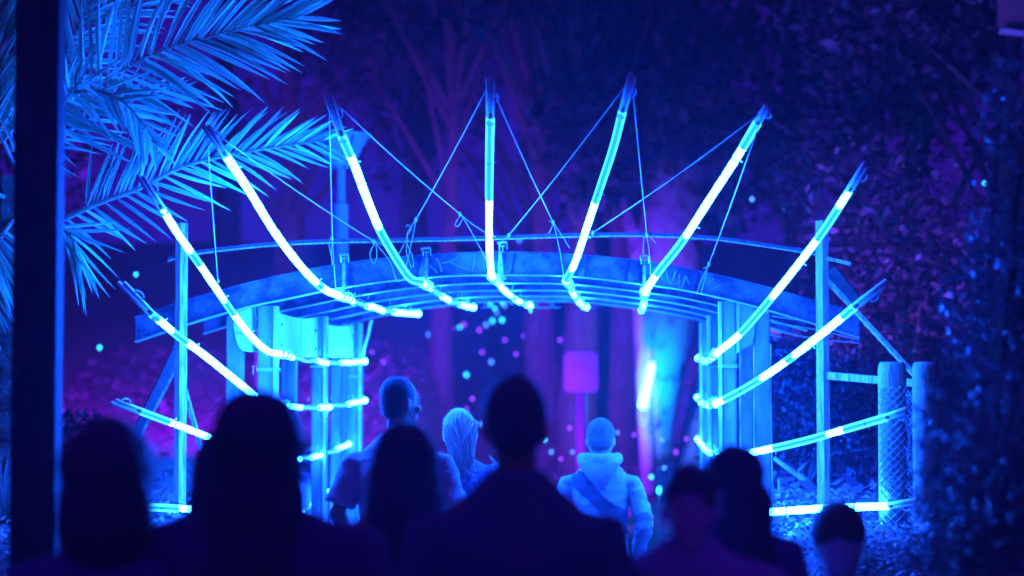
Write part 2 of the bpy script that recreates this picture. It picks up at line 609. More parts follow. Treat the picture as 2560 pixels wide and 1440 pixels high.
def column(x0, x1, top, v, dep, m='column', edge=None):
    base = 0.0
    ul, uh = ar(x0, 950, v).dot(UX), ar(x1, 950, v).dot(UX)
    zt = ar((x0 + x1) / 2, top, v).z
    mb = MB()
    c = uvz((ul + uh) / 2, v + dep / 2, zt / 2)
    # channel section: web towards the camera and two flanges
    w = (uh - ul) / 2
    mb.hexa(c, UX * w, AX * (dep / 2), ZX * (zt / 2))
    o = mb.build('column', M[m], arch)
    bm = bmesh.new(); bm.from_mesh(o.data)
    bmesh.ops.bevel(bm, geom=[e for e in bm.edges if abs((e.verts[0].co - e.verts[1].co).normalized().z) > 0.9], offset=0.008, segments=2, affect='EDGES')
    bm.to_mesh(o.data); bm.free()
    if edge:  # strip stands for the lit side face, its brightness painted in paler paint
        el, eh = ar(edge[0], 950, v - 0.012).dot(UX), ar(edge[1], 950, v - 0.012).dot(UX)
        mb = MB()
        mb.hexa(uvz((el + eh) / 2, v - 0.012 + 0.05, zt / 2), UX * ((eh - el) / 2), AX * 0.05, ZX * (zt / 2 - 0.002))
        mb.build('lit_face_strip', M['edge'], o)
    return o


column(643, 681, 764, 0.10, 0.10, edge=(682.5, 690))
column(565, 604, 790, 0.10, 0.10)
column(778, 806, 790, 1.80, 0.10, edge=(807.5, 815))
column(702, 738, 800, 1.80, 0.10)
column(868, 894, 806, 3.60, 0.10, edge=(895.5, 903))
column(826, 852, 810, 3.60, 0.10)
column(1807, 1842, 753, 0.10, 0.10, edge=(1798, 1805.5))
column(1886, 1926, 768, 0.10, 0.10)
column(1779, 1797, 787, 1.80, 0.10, edge=(1770, 1777.5))
column(1851, 1884, 800, 1.80, 0.10)
column(1757, 1772, 805, 3.60, 0.10, edge=(1750, 1755.5))
column(1812, 1840, 810, 3.60, 0.10)

# cover panels bolted between the column heads
uL = ar(684, 950, 0.1).dot(UX)


def side_panel(u, v0, v1, zt0, zt1, zb0, zb1, m, th):
    n = 8
    poly = []
    for i in range(n + 1):
        t = i / n
        poly.append(uvz(u, v0 + (v1 - v0) * t, zt0 + (zt1 - zt0) * t - 0.02 * math.sin(math.pi * t)))
    for i in range(n + 1):
        t = 1 - i / n
        poly.append(uvz(u, v0 + (v1 - v0) * t, zb0 + (zb1 - zb0) * t))
    mb = MB(); mb.prism(poly, UX * th)
    o = mb.build('cover_panel', M[m], arch)
    for vv in (v0 + 0.12, v1 - 0.12):
        for zz in (zb0 + 0.07, zt1 - 0.09):
            bb = MB(); bb.tube([uvz(u + 0.002 * (1 if th < 0 else -1), vv, zz), uvz(u + 0.012 * (1 if th < 0 else -1), vv, zz)], 0.009, 8)
            bb.build('bolt', M['clamp'], o)
    return o


z1t = ar(700, 780, 0.2).z; z1b = ar(700, 893, 0.2).z
side_panel(uL, 0.22, 1.78, z1t, ar(775, 793, 1.8).z, z1b, ar(775, 892, 1.8).z, 'panel', -0.012)
side_panel(uL, 1.92, 3.58, ar(818, 806, 1.9).z, ar(865, 811, 3.6).z, ar(818, 894, 1.9).z, ar(865, 893, 3.6).z, 'panel', -0.012)
# the folded box panels on the column fronts
pl = [ar(583, 766, 0.07), ar(628, 764, 0.07), ar(629, 880, 0.07), ar(606, 878, 0.07), ar(597, 868, 0.07), ar(590, 850, 0.07), ar(585, 828, 0.07), ar(583, 800, 0.07)]
mb = MB(); mb.prism(pl, AX * 0.16); mb.build('box_panel', M['panel'], arch)
mb = MB(); mb.bar(ar(584, 832, 0.066), ar(629, 838, 0.066), 0.003, 0.003); mb.build('seam', M['rope_dark'], arch)
pl = [ar(1850, 755, 0.07), ar(1886, 755, 0.07), ar(1887, 830, 0.07), ar(1881, 862, 0.07), ar(1868, 867, 0.07), ar(1850, 876, 0.07)]
mb = MB(); mb.prism(pl, AX * 0.16); mb.build('box_panel', M['panel_grey'], arch)
pl = [ar(1842.5, 753, 0.06), ar(1849, 753, 0.06), ar(1849, 878, 0.06), ar(1842.5, 884, 0.06)]
mb = MB(); mb.prism(pl, AX * 0.16); mb.build('lit_face_strip', M['edge'], arch)  # lit side of the box panel painted in as a paler strip
# ratchet straps round the columns
for (x0, x1, y0, y1, v) in ((641, 692, 919, 929, 0.085), (776, 816, 914, 919, 1.78), (866, 904, 938, 944, 3.58), (1806, 1844, 911, 920, 0.08), (1769, 1799, 914, 918, 1.77), (1751, 1773, 908, 914, 3.57)):
    mb = MB()
    ul, uh = ar(x0, y0, v).dot(UX), ar(x1, y0, v).dot(UX)
    za, zb_ = ar(x0, y1, v).z, ar(x0, y0, v).z
    nb = 3
    for k in range(nb):
        h = (zb_ - za) / nb
        mb.hexa(uvz((ul + uh) / 2, v + 0.065, za + h * (k + 0.5)), UX * ((uh - ul) / 2), AX * 0.065, ZX * (h * 0.36))
    mb.build('strap', M['edge'], arch)
mb = MB()
mb.tube([ar(633, 935, 0.07), ar(633, 915, 0.07), ar(643, 916, 0.07)], 0.003, 6)
mb.build('strap_hook', M['wire'], arch)
mb = MB()
mb.tube([ar(928, 800, 3.5), ar(920, 838, 3.5), ar(911, 868, 3.55), ar(907, 897, 3.6)], 0.010, 8)
mb.build('cable_drop', M['cord'], arch)
mb = MB()
mb.tube([ar(1927, 860, 0.2), ar(1926, 960, 0.21), ar(1929, 1100, 0.2), ar(1932, 1250, 0.2)], 0.004, 6)
mb.build('cable_drop', M['wire'], arch)
# horizontal wires on the outer right side
for dy in (0, 15, 35):
    mb = MB(); mb.tube([ar(1930, 790 + dy, 0.5), ar(2040, 806 + dy * 1.2, 0.5), ar(2148, 843 + dy * 0.4, 0.5)], 0.004, 6)
    mb.build('side_wire', M['wire'], arch)

# ------------------------------------------------------------------ timber posts and the curved rail
post = thing('timber_post', ar(452, 1290, -0.08), 'slim square timber post with slanting braces beside palm fronds', 'post')
zt, c = ar(452, 560, -0.08).z, ar(452, 900, -0.08)
gz = ground_z(c.x, c.y)


def square_post(px, top, v, s, parent, m='timber'):
    c = ar(px, 900, v)
    g = ground_z(c.x, c.y) - 0.05
    zt = ar(px, top, v).z
    q = math.sqrt(0.5)
    mb = MB()
    mb.hexa(Vector((c.x, c.y, (g + zt) / 2)), (UX + AX) * q * s / 2, (UX - AX) * q * s / 2, ZX * ((zt - g) / 2))
    return mb.build('shaft', M[m], parent)


square_post(452, 558, -0.08, 0.050, post)
mb = MB(); mb.bar(ar(446, 872, 0.0), ar(322, 1128, 0.3), 0.062, 0.03, UX + AX * 0.3); mb.build('brace', M['timber_dark'], post)
mb = MB(); mb.bar(ar(450, 905, -0.02), ar(336, 1120, 0.25), 0.014, 0.02); mb.build('brace_lit_edge', M['timber'], post)  # light catching the brace edge, painted in paler timber
mb = MB(); mb.bar(ar(462, 975, 0.03), ar(516, 1170, 0.4), 0.022, 0.03); mb.build('brace', M['timber'], post)
mb = MB(); mb.bar(ar(446, 1190, -0.02), ar(372, 1282, 0.2), 0.03, 0.03); mb.build('brace', M['timber'], post)

post2 = thing('timber_post', ar(2057, 1320, -0.08), 'slim square timber post with a long diagonal brace near the wire roll', 'post')
square_post(2057, 552, -0.08, 0.050, post2)
mb = MB(); mb.bar(ar(2069, 702, -0.06), ar(2290, 942, -0.30), 0.020, 0.03); mb.build('brace', M['timber'], post2)
mb = MB(); mb.bar(ar(2078, 676, 0.06), ar(2150, 765, 0.25), 0.07, 0.025, UX); mb.build('brace', M['timber_dark'], post2)  # dim rear face of the brace, shade painted in darker timber
mb = MB(); mb.bar(ar(2070, 939, -0.09), ar(2338, 962, -0.62), 0.040, 0.04, ZX); mb.build('cross_rail', M['timber'], post2)
mb = MB(); mb.bar(ar(2066, 646, -0.1), ar(2127, 660, -0.1), 0.018, 0.02, ZX); mb.build('peg', M['timber'], post2)

rail = thing('curved_rail', ar(1260, 592, -0.03), 'thin bent lath curving above the arch from post to post', 'rail')
rp = crom([(422, 648), (470, 634), (600, 617), (735, 606), (870, 601), (1010, 599), (1225, 594), (1450, 587), (1620, 586), (1780, 594), (1900, 610), (2040, 632), (2064, 638)], 50)
mb = MB()
strip_box(mb, [ar(x, y, -0.03).dot(UX) for x, y in rp], [ar(x, y + 7, -0.03).z for x, y in rp], [ar(x, y - 4, -0.03).z for x, y in rp], -0.045, -0.03)
mb.build('lath', M['timber_dark'], rail)
mb = MB()
strip_box(mb, [ar(x, y, -0.03).dot(UX) for x, y in rp], [ar(x, y + 7.3, -0.03).z for x, y in rp], [ar(x, y + 4, -0.03).z for x, y in rp], -0.06, -0.046)
mb.build('lower_edge', M['timber'], rail)

# ------------------------------------------------------------------ light tubes
TUBE_GROUP = 'blue glowing tubes fanned round the arch'
L_, D_ = 'lit', 'dim'


def light_tube(label, tip, outer, segs, inner, tipv=-1.3, flare=1.25, r=0.0225, r_end=None, inner_v=3.55, v0=-0.12, tail=None, sticks=True, seed=0):
    """tip: pixel of the stick end; outer: pixel path from tube end to the bend; inner: pixel of the far end"""
    rnd = random.Random(seed)
    tipv *= flare
    r *= 0.80
    bend = outer[-1]
    base = ar(bend[0], bend[1], v0)
    root = thing('light_tube', base, label, 'light tube', TUBE_GROUP)
    N = 60
    pp = crom(outer, N)
    tot = float(np.sum(np.linalg.norm(np.diff(pp, axis=0), axis=1)))

    def pt(i):
        t = i / (N - 1)
        v = v0 + (tipv - v0) * (1 - t) ** 1.1
        return ar(pp[i][0], pp[i][1], v)
    P3 = [pt(i) for i in range(N)]
    for (a, b, k) in segs:
        i0, i1 = int(round(a * (N - 1))), int(round(b * (N - 1)))
        if i1 <= i0: continue
        mb = MB()
        if k == L_:
            pts = P3[i0:i1 + 1]
            mb.tube(pts, [r * rnd.uniform(0.94, 1.04) for _ in pts], 10)
            mb.build('lit_section', M['lit'], root, True)
        else:
            # dim length: two thin strips side by side on a carrier given an added glow
            pts = P3[i0:i1 + 1]
            mb.tube(pts, r * 0.92, 9)
            mb.build('glow_sleeve', M['dim_core'], root, True)
            for s in (-1, 1):
                mb = MB()
                q = []
                for j, p in enumerate(pts):
                    tg = (pts[min(j + 1, len(pts) - 1)] - pts[max(j - 1, 0)]).normalized()
                    sd = tg.cross(AX).normalized()
                    q.append(p + sd * s * r * 0.60 - AX * r * 0.55)
                mb.tube(q, r * 0.56, 7)
                mb.build('dim_section', M['dim'], root, True)
    # bumps where the strips are tied
    for k in range(2):
        i = rnd.randint(4, N - 6)
        mb = MB(); tg = (P3[i + 1] - P3[i - 1]).normalized(); sd = tg.cross(AX).normalized()
        mb.tube([P3[i] - tg * 0.004, P3[i] + tg * 0.004], r * 1.04, 8)
        mb.tube([P3[i] + sd * r, P3[i] + sd * (r + 0.018)], 0.003, 5)
        mb.build('cable_tie', M['cord'], root)
    # sticks at the tip
    if tip is not None:
        a = ar(tip[0], tip[1], tipv - 0.22)
        e = P3[0]
        d = (e - a).normalized()
        sd = d.cross(AX).normalized()
        for s, rr in ((-0.6, 0.0125), (0.6, 0.010)):
            mb = MB(); mb.tube([a + sd * 0.018 * s + d * (0.02 if s > 0 else 0), e + sd * 0.012 * s + d * 0.04], rr, 7)
            mb.build('stick', M['stick'], root, True)
        mb = MB()
        mb.tube([e - d * 0.045, e - d * 0.01], [0.013, 0.015], 8)
        mb.build('tape', M['rope_dark'], root, True)
        mb = MB()
        lp = []
        c = e - d * 0.15
        for k in range(13):
            an = 2 * math.pi * k / 12
            lp.append(c + sd * (0.018 + 0.018 * math.cos(an)) + d * 0.036 * math.sin(an))
        mb.tube(lp, 0.005, 6); mb.build('cord_loop', M['cord'], root, True)
    # wrapped inner arm going back along the tunnel
    if inner is not None:
        p0 = P3[-1]; p1 = ar(inner[0], inner[1], inner_v)
        n = 40
        seg_edges = [0.0]
        while seg_edges[-1] < 1:
            seg_edges.append(min(1.0, seg_edges[-1] + rnd.uniform(0.10, 0.24)))
        for si in range(len(seg_edges) - 1):
            a, b = seg_edges[si], seg_edges[si + 1]
            kind = L_ if (si % 2 == 0 or rnd.random() < 0.35 or b > 0.97) else D_
            m = 12
            pts, rad = [], []
            for k in range(m + 1):
                t = a + (b - a) * k / m
                p = p0.lerp(p1, t) + Vector((0, 0, -0.03 * math.sin(math.pi * t)))
                p += Vector((noise.noise(Vector((t * 9, seed, 0))), 0, noise.noise(Vector((t * 9, seed, 7))))) * 0.012
                pts.append(p)
                rad.append(r * (0.80 if kind == L_ else 0.5) * (1 + 0.38 * abs(noise.noise(Vector((t * 26, seed, 3)))) + 0.1 * math.sin(t * 60)))
            mb = MB(); mb.tube(pts, rad, 8)
            mb.build('lit_section' if kind == L_ else 'dim_section', M[kind], root, True)
        mb = MB(); mb.ell(p1, (r * 1.2,) * 3, None, 10, 6); mb.build('end_cap', M['lit'], root, True)
        # spiral lashing
        sp = []
        axv = (p1 - p0).normalized(); sd = axv.cross(ZX).normalized(); bd = axv.cross(sd)
        for k in range(200):
            t = k / 199
            an = t * 2 * math.pi * 22
            rr = r * (1.05 + 0.3 * noise.noise(Vector((t * 30, seed, 1))))
            sp.append(p0.lerp(p1, t) + Vector((0, 0, -0.03 * math.sin(math.pi * t))) + sd * math.cos(an) * rr + bd * math.sin(an) * rr)
        mb = MB(); mb.tube(sp, 0.0022, 5); mb.build('lashing', M['cord'], root, True)
        # tie ends sticking up
        mb = MB()
        for k in range(9):
            t = rnd.uniform(0.02, 0.98); p = p0.lerp(p1, t)
            mb.tube([p + ZX * r * 0.8, p + ZX * (r + rnd.uniform(0.012, 0.03)) + UX * rnd.uniform(-0.012, 0.012)], 0.0022, 4)
        tag(mb.build('tie_end', M['cord'], root), kind='stuff')
        # a fat knot close to the bend
        for k in range(3):
            mb = MB()
            t = 0.02 + 0.04 * k; p = p0.lerp(p1, t)
            lp = [p + (sd * math.cos(2 * math.pi * j / 10) + bd * math.sin(2 * math.pi * j / 10)) * r * (1.35 + 0.2 * rnd.random()) for j in range(11)]
            mb.tube(lp, 0.005, 6)
            mb.build('knot', M['cord'], root, True)
    if tail:
        mb = MB(); mb.tube([ar(x, y, inner_v) for x, y in tail], r * 0.55, 8); mb.build('tail', M['dim'], root, True)
    return root


light_tube('flat glowing tube lying on the ground beside the left timber post foot', None, [(372, 1268), (420, 1270), (520, 1278), (700, 1300)],
           [(0, 0.1, D_), (0.1, 0.22, D_), (0.22, 0.5, L_), (0.5, 1, D_)], (818, 1232), tipv=-0.5, r=0.024, seed=1)
light_tube('lowest sloping glowing tube crossing the left timber post', (283, 1004), [(352, 1028), (450, 1065), (540, 1100), (640, 1135), (700, 1150)],
           [(0, 0.20, D_), (0.20, 0.52, L_), (0.52, 0.62, D_), (0.62, 1, L_)], (872, 1110), tipv=-0.8, r=0.021, seed=2)
light_tube('long glowing tube sloping down to the left column from a bare stick tip', (301, 704), [(380, 785), (440, 835), (520, 895), (610, 968), (650, 1000), (685, 1014)],
           [(0, 0.05, D_), (0.05, 0.17, L_), (0.17, 0.29, D_), (0.29, 1, L_)], (912, 1001), tipv=-1.0, seed=3)
light_tube('glowing tube curving down past the top of the left timber post', (349, 437), [(406, 522), (450, 592), (500, 662), (560, 750), (620, 832), (665, 875), (692, 884)],
           [(0, 0.27, L_), (0.27, 0.36, D_), (0.36, 0.60, L_), (0.60, 0.68, D_), (0.68, 1, L_)], (912, 903), tipv=-1.2, seed=4)
light_tube('bright tube rising to the left over the lower palm frond', (512, 311), [(566, 391), (625, 480), (690, 585), (760, 675), (810, 722), (845, 738)],
           [(0, 0.86, L_), (0.86, 0.9, D_), (0.9, 1, L_)], (1045, 784), tipv=-1.3, r=0.025, seed=5)
light_tube('bright tube leaning left in front of the inverted cone lamp', (820, 235), [(855, 340), (885, 410), (915, 490), (950, 575), (990, 645), (1025, 695), (1055, 706)],
           [(0, 0.12, D_), (0.12, 0.57, L_), (0.57, 1.0, D_)], (1183, 768), tipv=-1.35, r=0.0245, seed=6)
light_tube('upright tube rising straight above the middle of the arch', (1226, 196), [(1226, 296), (1224, 400), (1223, 500), (1223, 600), (1228, 690)],
           [(0, 0.50, D_), (0.50, 1, L_)], (1325, 765), tipv=-1.35, r=0.0235, tail=[(1322, 764), (1328, 782)], seed=7)
light_tube('tube leaning slightly right with the tallest stick tip', (1582, 185), [(1556, 280), (1533, 370), (1500, 470), (1470, 560), (1440, 650), (1416, 701)],
           [(0, 0.53, D_), (0.53, 0.93, L_), (0.93, 1, D_)], (1466, 768), tipv=-1.35, r=0.0225, seed=8)
light_tube('bright tube leaning far right above the right end of the beams', (1920, 267), [(1893, 308), (1835, 405), (1770, 505), (1705, 605), (1650, 675), (1613, 728)],
           [(0, 0.14, D_), (0.14, 0.66, L_), (0.66, 0.90, D_), (0.90, 1, L_)], (1605, 775), tipv=-1.3, r=0.0245, seed=9)
light_tube('long tube sweeping up across the top of the right timber post', (2168, 409), [(2122, 478), (2060, 575), (1990, 668), (1920, 755), (1850, 835), (1800, 876), (1792, 884)],
           [(0, 0.08, L_), (0.08, 0.27, D_), (0.27, 0.62, L_), (0.62, 0.85, D_), (0.85, 1, L_)], (1746, 896), tipv=-1.2, seed=10)
light_tube('long tube sloping up across the middle of the right timber post', (2218, 707), [(2135, 768), (2070, 822), (1990, 885), (1920, 935), (1850, 978), (1792, 1008)],
           [(0, 0.08, D_), (0.08, 0.46, L_), (0.46, 0.50, D_), (0.50, 0.70, L_), (0.70, 0.95, D_), (0.95, 1, L_)], (1744, 994), tipv=-1.0, r=0.0235, seed=11)
light_tube('low tube reaching right towards the wire mesh roll', (2268, 1028), [(2216, 1043), (2110, 1074), (2000, 1105), (1870, 1133), (1800, 1140)],
           [(0, 0.26, D_), (0.26, 0.36, L_), (0.36, 0.68, D_), (0.68, 0.82, L_), (0.82, 1, D_)], (1745, 1098), tipv=-0.85, r=0.0225, seed=12)
light_tube('flat glowing tube lying on the bark mulch at the foot of the right post', (2292, 1255), [(2222, 1265), (2080, 1270), (2000, 1275), (1910, 1281)],
           [(0, 0.44, L_), (0.44, 0.53, D_), (0.53, 1, L_)], None, tipv=-0.62, v0=-0.5, r=0.024, seed=13)

# ------------------------------------------------------------------ guy ropes
ROPE_GROUP = 'thin cords tied from the tube tips to the beams'


def rope(label, a, va, b, vb, loops=(), r=0.0025):
    root = thing('guy_rope', ar(b[0], b[1], vb), label, 'cord', ROPE_GROUP)
    p, q = ar(a[0], a[1], va), ar(b[0], b[1], vb)
    mb = MB()
    mb.tube([p.lerp(q, t) + Vector((0, 0, -0.012 * math.sin(math.pi * t))) for t in np.linspace(0, 1, 9)], r, 6)
    mb.build('cord', M['cord'], root, True)
    for lp in loops:
        mb = MB(); pts = crom(lp, 18) if len(lp) > 2 else lp
        mb.tube([ar(x, y, vb) for x, y in pts], r * 0.85, 5)
        mb.build('loop', M['cord'], root, True)
    # the tie knot
    mb = MB(); mb.ell(q, (0.009, 0.009, 0.014), None, 8, 6); mb.build('knot', M['cord'], root, True)


TV = -1.83
rope('cord dropping from the tip over the lower palm frond to the beam', (517, 325), TV, (545, 702), -0.05)
rope('long slanting cord from that palm-side tip to the bent lath', (518, 318), TV, (935, 604), -0.06, loops=[[(938, 606), (925, 635), (935, 660), (942, 640), (940, 608)], [(940, 608), (975, 655), (992, 702), (1008, 700)], [(935, 606), (955, 612), (965, 620)]])
rope('cord hanging straight down beside the cone lamp', (823, 255), TV, (831, 596), -0.06, loops=[[(831, 596), (835, 660), (839, 720)], [(829, 590), (823, 610), (828, 640)], [(831, 596), (829, 640), (831, 662)]])
rope('long cord slanting right from the tip in front of the cone lamp', (838, 256), TV, (1150, 535), -0.06, loops=[[(1150, 535), (1180, 560), (1215, 582)], [(1152, 537), (1138, 560), (1145, 566), (1158, 545)], [(1155, 540), (1190, 600), (1222, 662)]])
rope('left cord of the upright middle tube ending in a hook', (1222, 212), TV, (1040, 548), -0.06, loops=[[(1040, 548), (1020, 580), (1016, 600), (995, 638)], [(1040, 550), (1030, 600), (1015, 668), (1008, 702)], [(1014, 568), (1020, 562), (1028, 572), (1018, 588)], [(1020, 595), (1016, 630), (1030, 672), (1032, 645), (1018, 610)]])
rope('right cord of the upright middle tube', (1232, 224), TV, (1383, 556), -0.06, loops=[[(1383, 556), (1398, 620), (1410, 695)], [(1383, 556), (1405, 590), (1424, 620)], [(1384, 556), (1372, 552)], [(1383, 560), (1372, 585)]])
rope('left cord of the tallest tube tip crossing to the lath', (1568, 208), TV, (1272, 588), -0.06, loops=[[(1272, 588), (1250, 615), (1247, 690)]])
rope('right cord of the tallest tube tip dropping to a clamp', (1581, 215), TV, (1617, 586), -0.06, loops=[[(1617, 588), (1624, 640), (1627, 692)], [(1610, 590), (1608, 630), (1614, 640)], [(1620, 588), (1640, 608)]])
rope('long left cord of the far right leaning tube', (1902, 283), TV, (1482, 582), -0.06)
rope('right cord of the far right leaning tube tied to the beam flange', (1905, 290), TV, (1772, 660), -0.02, loops=[[(1772, 660), (1752, 735)], [(1775, 655), (1754, 700), (1741, 735)], [(1772, 665), (1758, 672)], [(1778, 640), (1788, 632)]])

# ------------------------------------------------------------------ clamps on the front beam
for (label, x, y0, y1, dx) in (('screw clamp on the beam left of the others, beside the hanging tie', 860, 636, 735, 0),
                               ('screw clamp on the beam by the chalky mark', 1065, 620, 702, 2),
                               ('slanting screw clamp on the beam beside the upright tube', 1256, 605, 695, -6),
                               ('dark clamp on the beam under the right knotted cord', 1610, 640, 716, 1)):
    root = thing('beam_clamp', ar(x, y1, -0.04), label, 'clamp', 'clamps gripping the front beam')
    v = -0.035
    mb = MB(); mb.bar(ar(x + dx, y0 + 24, v), ar(x, y1, v), 0.018, 0.012); mb.build('bar', M['clamp'], root)
    mb = MB()
    mb.bar(ar(x - 13, y0 + 2, v - 0.02), ar(x + 12, y0, v - 0.02), 0.012, 0.012, ZX)
    mb.bar(ar(x - 9, y0 + 3, v - 0.02), ar(x - 6, y0 + 20, v), 0.006, 0.008)
    mb.bar(ar(x + 11, y0 + 1, v - 0.02), ar(x + 12, y0 + 18, v), 0.006, 0.008)
    mb.build('jaw', M['clamp'], root)
    mb = MB(); mb.bar(ar(x - 5, y0 + 11, v), ar(x + 7, y0 + 10, v), 0.008, 0.02, ZX); mb.bar(ar(x + 1, y0 + 10, v), ar(x + 1, y0 + 26, v), 0.007, 0.007); mb.build('screw', M['clamp'], root)
    mb = MB(); mb.bar(ar(x - 3, y1, v + 0.02), ar(x + 8, y1 + 1, v + 0.02), 0.014, 0.10, ZX); mb.build('foot', M['clamp'], root)

# ------------------------------------------------------------------ round fence posts and the roll of wire mesh
def log_post(px, top, Y, r, label, lean=0.0):
    t = at(px, top, Y)
    b = Vector((t.x + lean, t.y, ground_z(t.x + lean, t.y) - 0.1))
    root = thing('log_post', b, label, 'post', 'round log posts by the wire mesh')
    mb = MB()
    h = t.z - b.z
    prof_ = [(r * 1.02, 0), (r, h * 0.5), (r * 0.985, h - 0.035), (r * 0.93, h - 0.012), (r * 0.80, h)]
    mb.lathe(b, prof_, 22)
    for i, p in enumerate(mb.v):
        p.x += 0.004 * noise.noise(Vector((p.x * 20, p.y * 20, p.z * 2)))
    o = mb.build('shaft', M['log'], root, True)
    mb = MB(); mb.tube([at(px - 4, top + 3, Y - r - 0.001), at(px - 3, top + 30, Y - r - 0.002), at(px - 5, top + 58, Y - r - 0.001)], 0.0022, 5)
    mb.build('crack', M['rope_dark'], root)
    return b, t


b1, t1 = log_post(2230, 905, 10.3, 0.074, 'round log post nearest the timber post, half wrapped in wire')
b2, t2 = log_post(2310, 905, 10.15, 0.060, 'round log post partly hidden by the leafy bush')
roll = thing('wire_mesh_roll', b1, 'chain link wire mesh wrapped round the log posts', 'wire mesh')


def chain_sheet(plan, z0f, z1f, pitch, zp, rad, seed):
    """plan(s) -> x,y in metres for arc length s"""
    rnd = random.Random(seed)
    mb = MB()
    S = plan['len']
    n = int(S / pitch)
    for k in range(n):
        s0 = (k + 0.5) * pitch
        z0, z1 = z0f(s0), z1f(s0)
        m = int((z1 - z0) / zp)
        pts = []
        for j in range(m + 1):
            z = z1 - j * zp
            s = s0 + pitch * 0.52 * (1 if (j + k) % 2 else -1)
            x, y = plan['f'](s, z)
            pts.append(Vector((x + rnd.uniform(-.0012, .0012), y, z)))
        if len(pts) > 1:
            mb.tube(pts, rad, 4, cap=False)
    return mb


R1 = 0.082


def plan1(s, z):
    an = R(200) + s / R1
    return t1.x + R1 * math.cos(an) + 0.01 * sst(1.6 - z, 0, 0.8), t1.y + R1 * math.sin(an)


ztop = at(2230, 966, 10.25).z
mb = chain_sheet({'len': R1 * R(165), 'f': plan1}, lambda s: b1.z + 0.08, lambda s: ztop, 0.0215, 0.0205, 0.0028, 1)
mb.build('mesh_wrap', M['wire'], roll)


def plan2(s, z):
    t = s / 0.34
    k = sst(1.75 - z, 0, 1.0)
    x = t1.x + 0.055 + t * (0.13 + 0.26 * k * k) + 0.006 * math.sin(z * 40)
    y = t1.y - 0.08 - 0.05 * math.sin(t * 3.1) + 0.02 * math.sin(t * 19 + z * 8) - 0.25 * k * k * t
    return x, y


mb = chain_sheet({'len': 0.34, 'f': plan2}, lambda s: b1.z + 0.03, lambda s: ztop - 0.02 - 0.05 * s, 0.017, 0.0165, 0.0027, 2)
mb.build('mesh_fold', M['wire'], roll)


def plan3(s, z):
    x, y = plan2(s, z)
    return x + 0.012 * math.sin(z * 23), y + 0.03


mb = chain_sheet({'len': 0.34, 'f': plan3}, lambda s: b1.z + 0.03, lambda s: ztop - 0.04, 0.02, 0.0125, 0.0025, 3)
mb.build('mesh_fold', M['wire'], roll)

# ------------------------------------------------------------------ the dark post close on the left
pb = at(92, 950, 7.0)
dp = thing('square_pole', (pb.x, pb.y, 0), 'tall dark square pole running the full height in front of the palm', 'pole')
mb = MB(); mb.hexa(Vector((pb.x, pb.y, 2.2)), Vector((0.078, 0, 0)), Vector((0, 0.055, 0)), Vector((0, 0, 2.2)))
o = mb.build('shaft', M['pole'], dp)
bm = bmesh.new(); bm.from_mesh(o.data); bmesh.ops.bevel(bm, geom=bm.edges[:], offset=0.006, segments=2, affect='EDGES'); bm.to_mesh(o.data); bm.free()
mb = MB(); mb.hexa(Vector((pb.x, pb.y, 0.012)), Vector((0.14, 0, 0)), Vector((0, 0.12, 0)), Vector((0, 0, 0.012))); mb.build('base_plate', M['pole'], dp)
mb = MB(); mb.hexa(Vector((pb.x, pb.y, 4.415)), Vector((0.09, 0, 0)), Vector((0, 0.067, 0)), Vector((0, 0, 0.013))); mb.build('cap', M['pole'], dp)

# ------------------------------------------------------------------ palm
PC = at(45, 470, 10.6)
pg = ground_z(PC.x, PC.y)
palm = thing('palm_tree', (PC.x, PC.y, pg), 'feather palm with long arching fronds lit blue behind the dark pole', 'palm tree')
mb = MB()
tp, tr = [], []
for k in range(24):
    t = k / 23
    tp.append(Vector((PC.x, PC.y, pg - 0.1 + (PC.z - pg + 0.15) * t)))
    tr.append(0.17 + 0.02 * (k % 2) + 0.05 * (1 - t) ** 3)
mb.tube(tp, tr, 14); mb.build('trunk', M['trunk_palm'], palm)

LEAFLET = []
for vi in range(5):
    bend_ = (-0.10, 0.0, 0.12, 0.22, 0.34)[vi]
    mb = MB()
    n = 6
    vs, fs = [], []
    for i in range(n + 1):
        t = i / n
        w = 0.5 * (0.35 + 2.6 * t * (1 - t) ** 1.2 + 0.3 * (1 - t)) if t < 1 else 0.01
        w = min(w, 0.62) * (1 if t < 0.99 else 0)
        w = max(0.012, 0.5 * math.sin(math.pi * min(1, t * 0.9 + 0.12)) ** 0.8) if t < 1 else 0.02
        z = -bend_ * t * t
        vs += [(t, -w, z + 0.22 * w), (t, 0, z), (t, w, z + 0.22 * w)]
    for i in range(n):
        a = i * 3
        fs += [(a, a + 1, a + 4, a + 3), (a + 1, a + 2, a + 5, a + 4)]
    me = bpy.data.meshes.new('leaflet'); me.from_pydata(vs, [], fs); me.materials.append(M['palm'])
    LEAFLET.append(me)


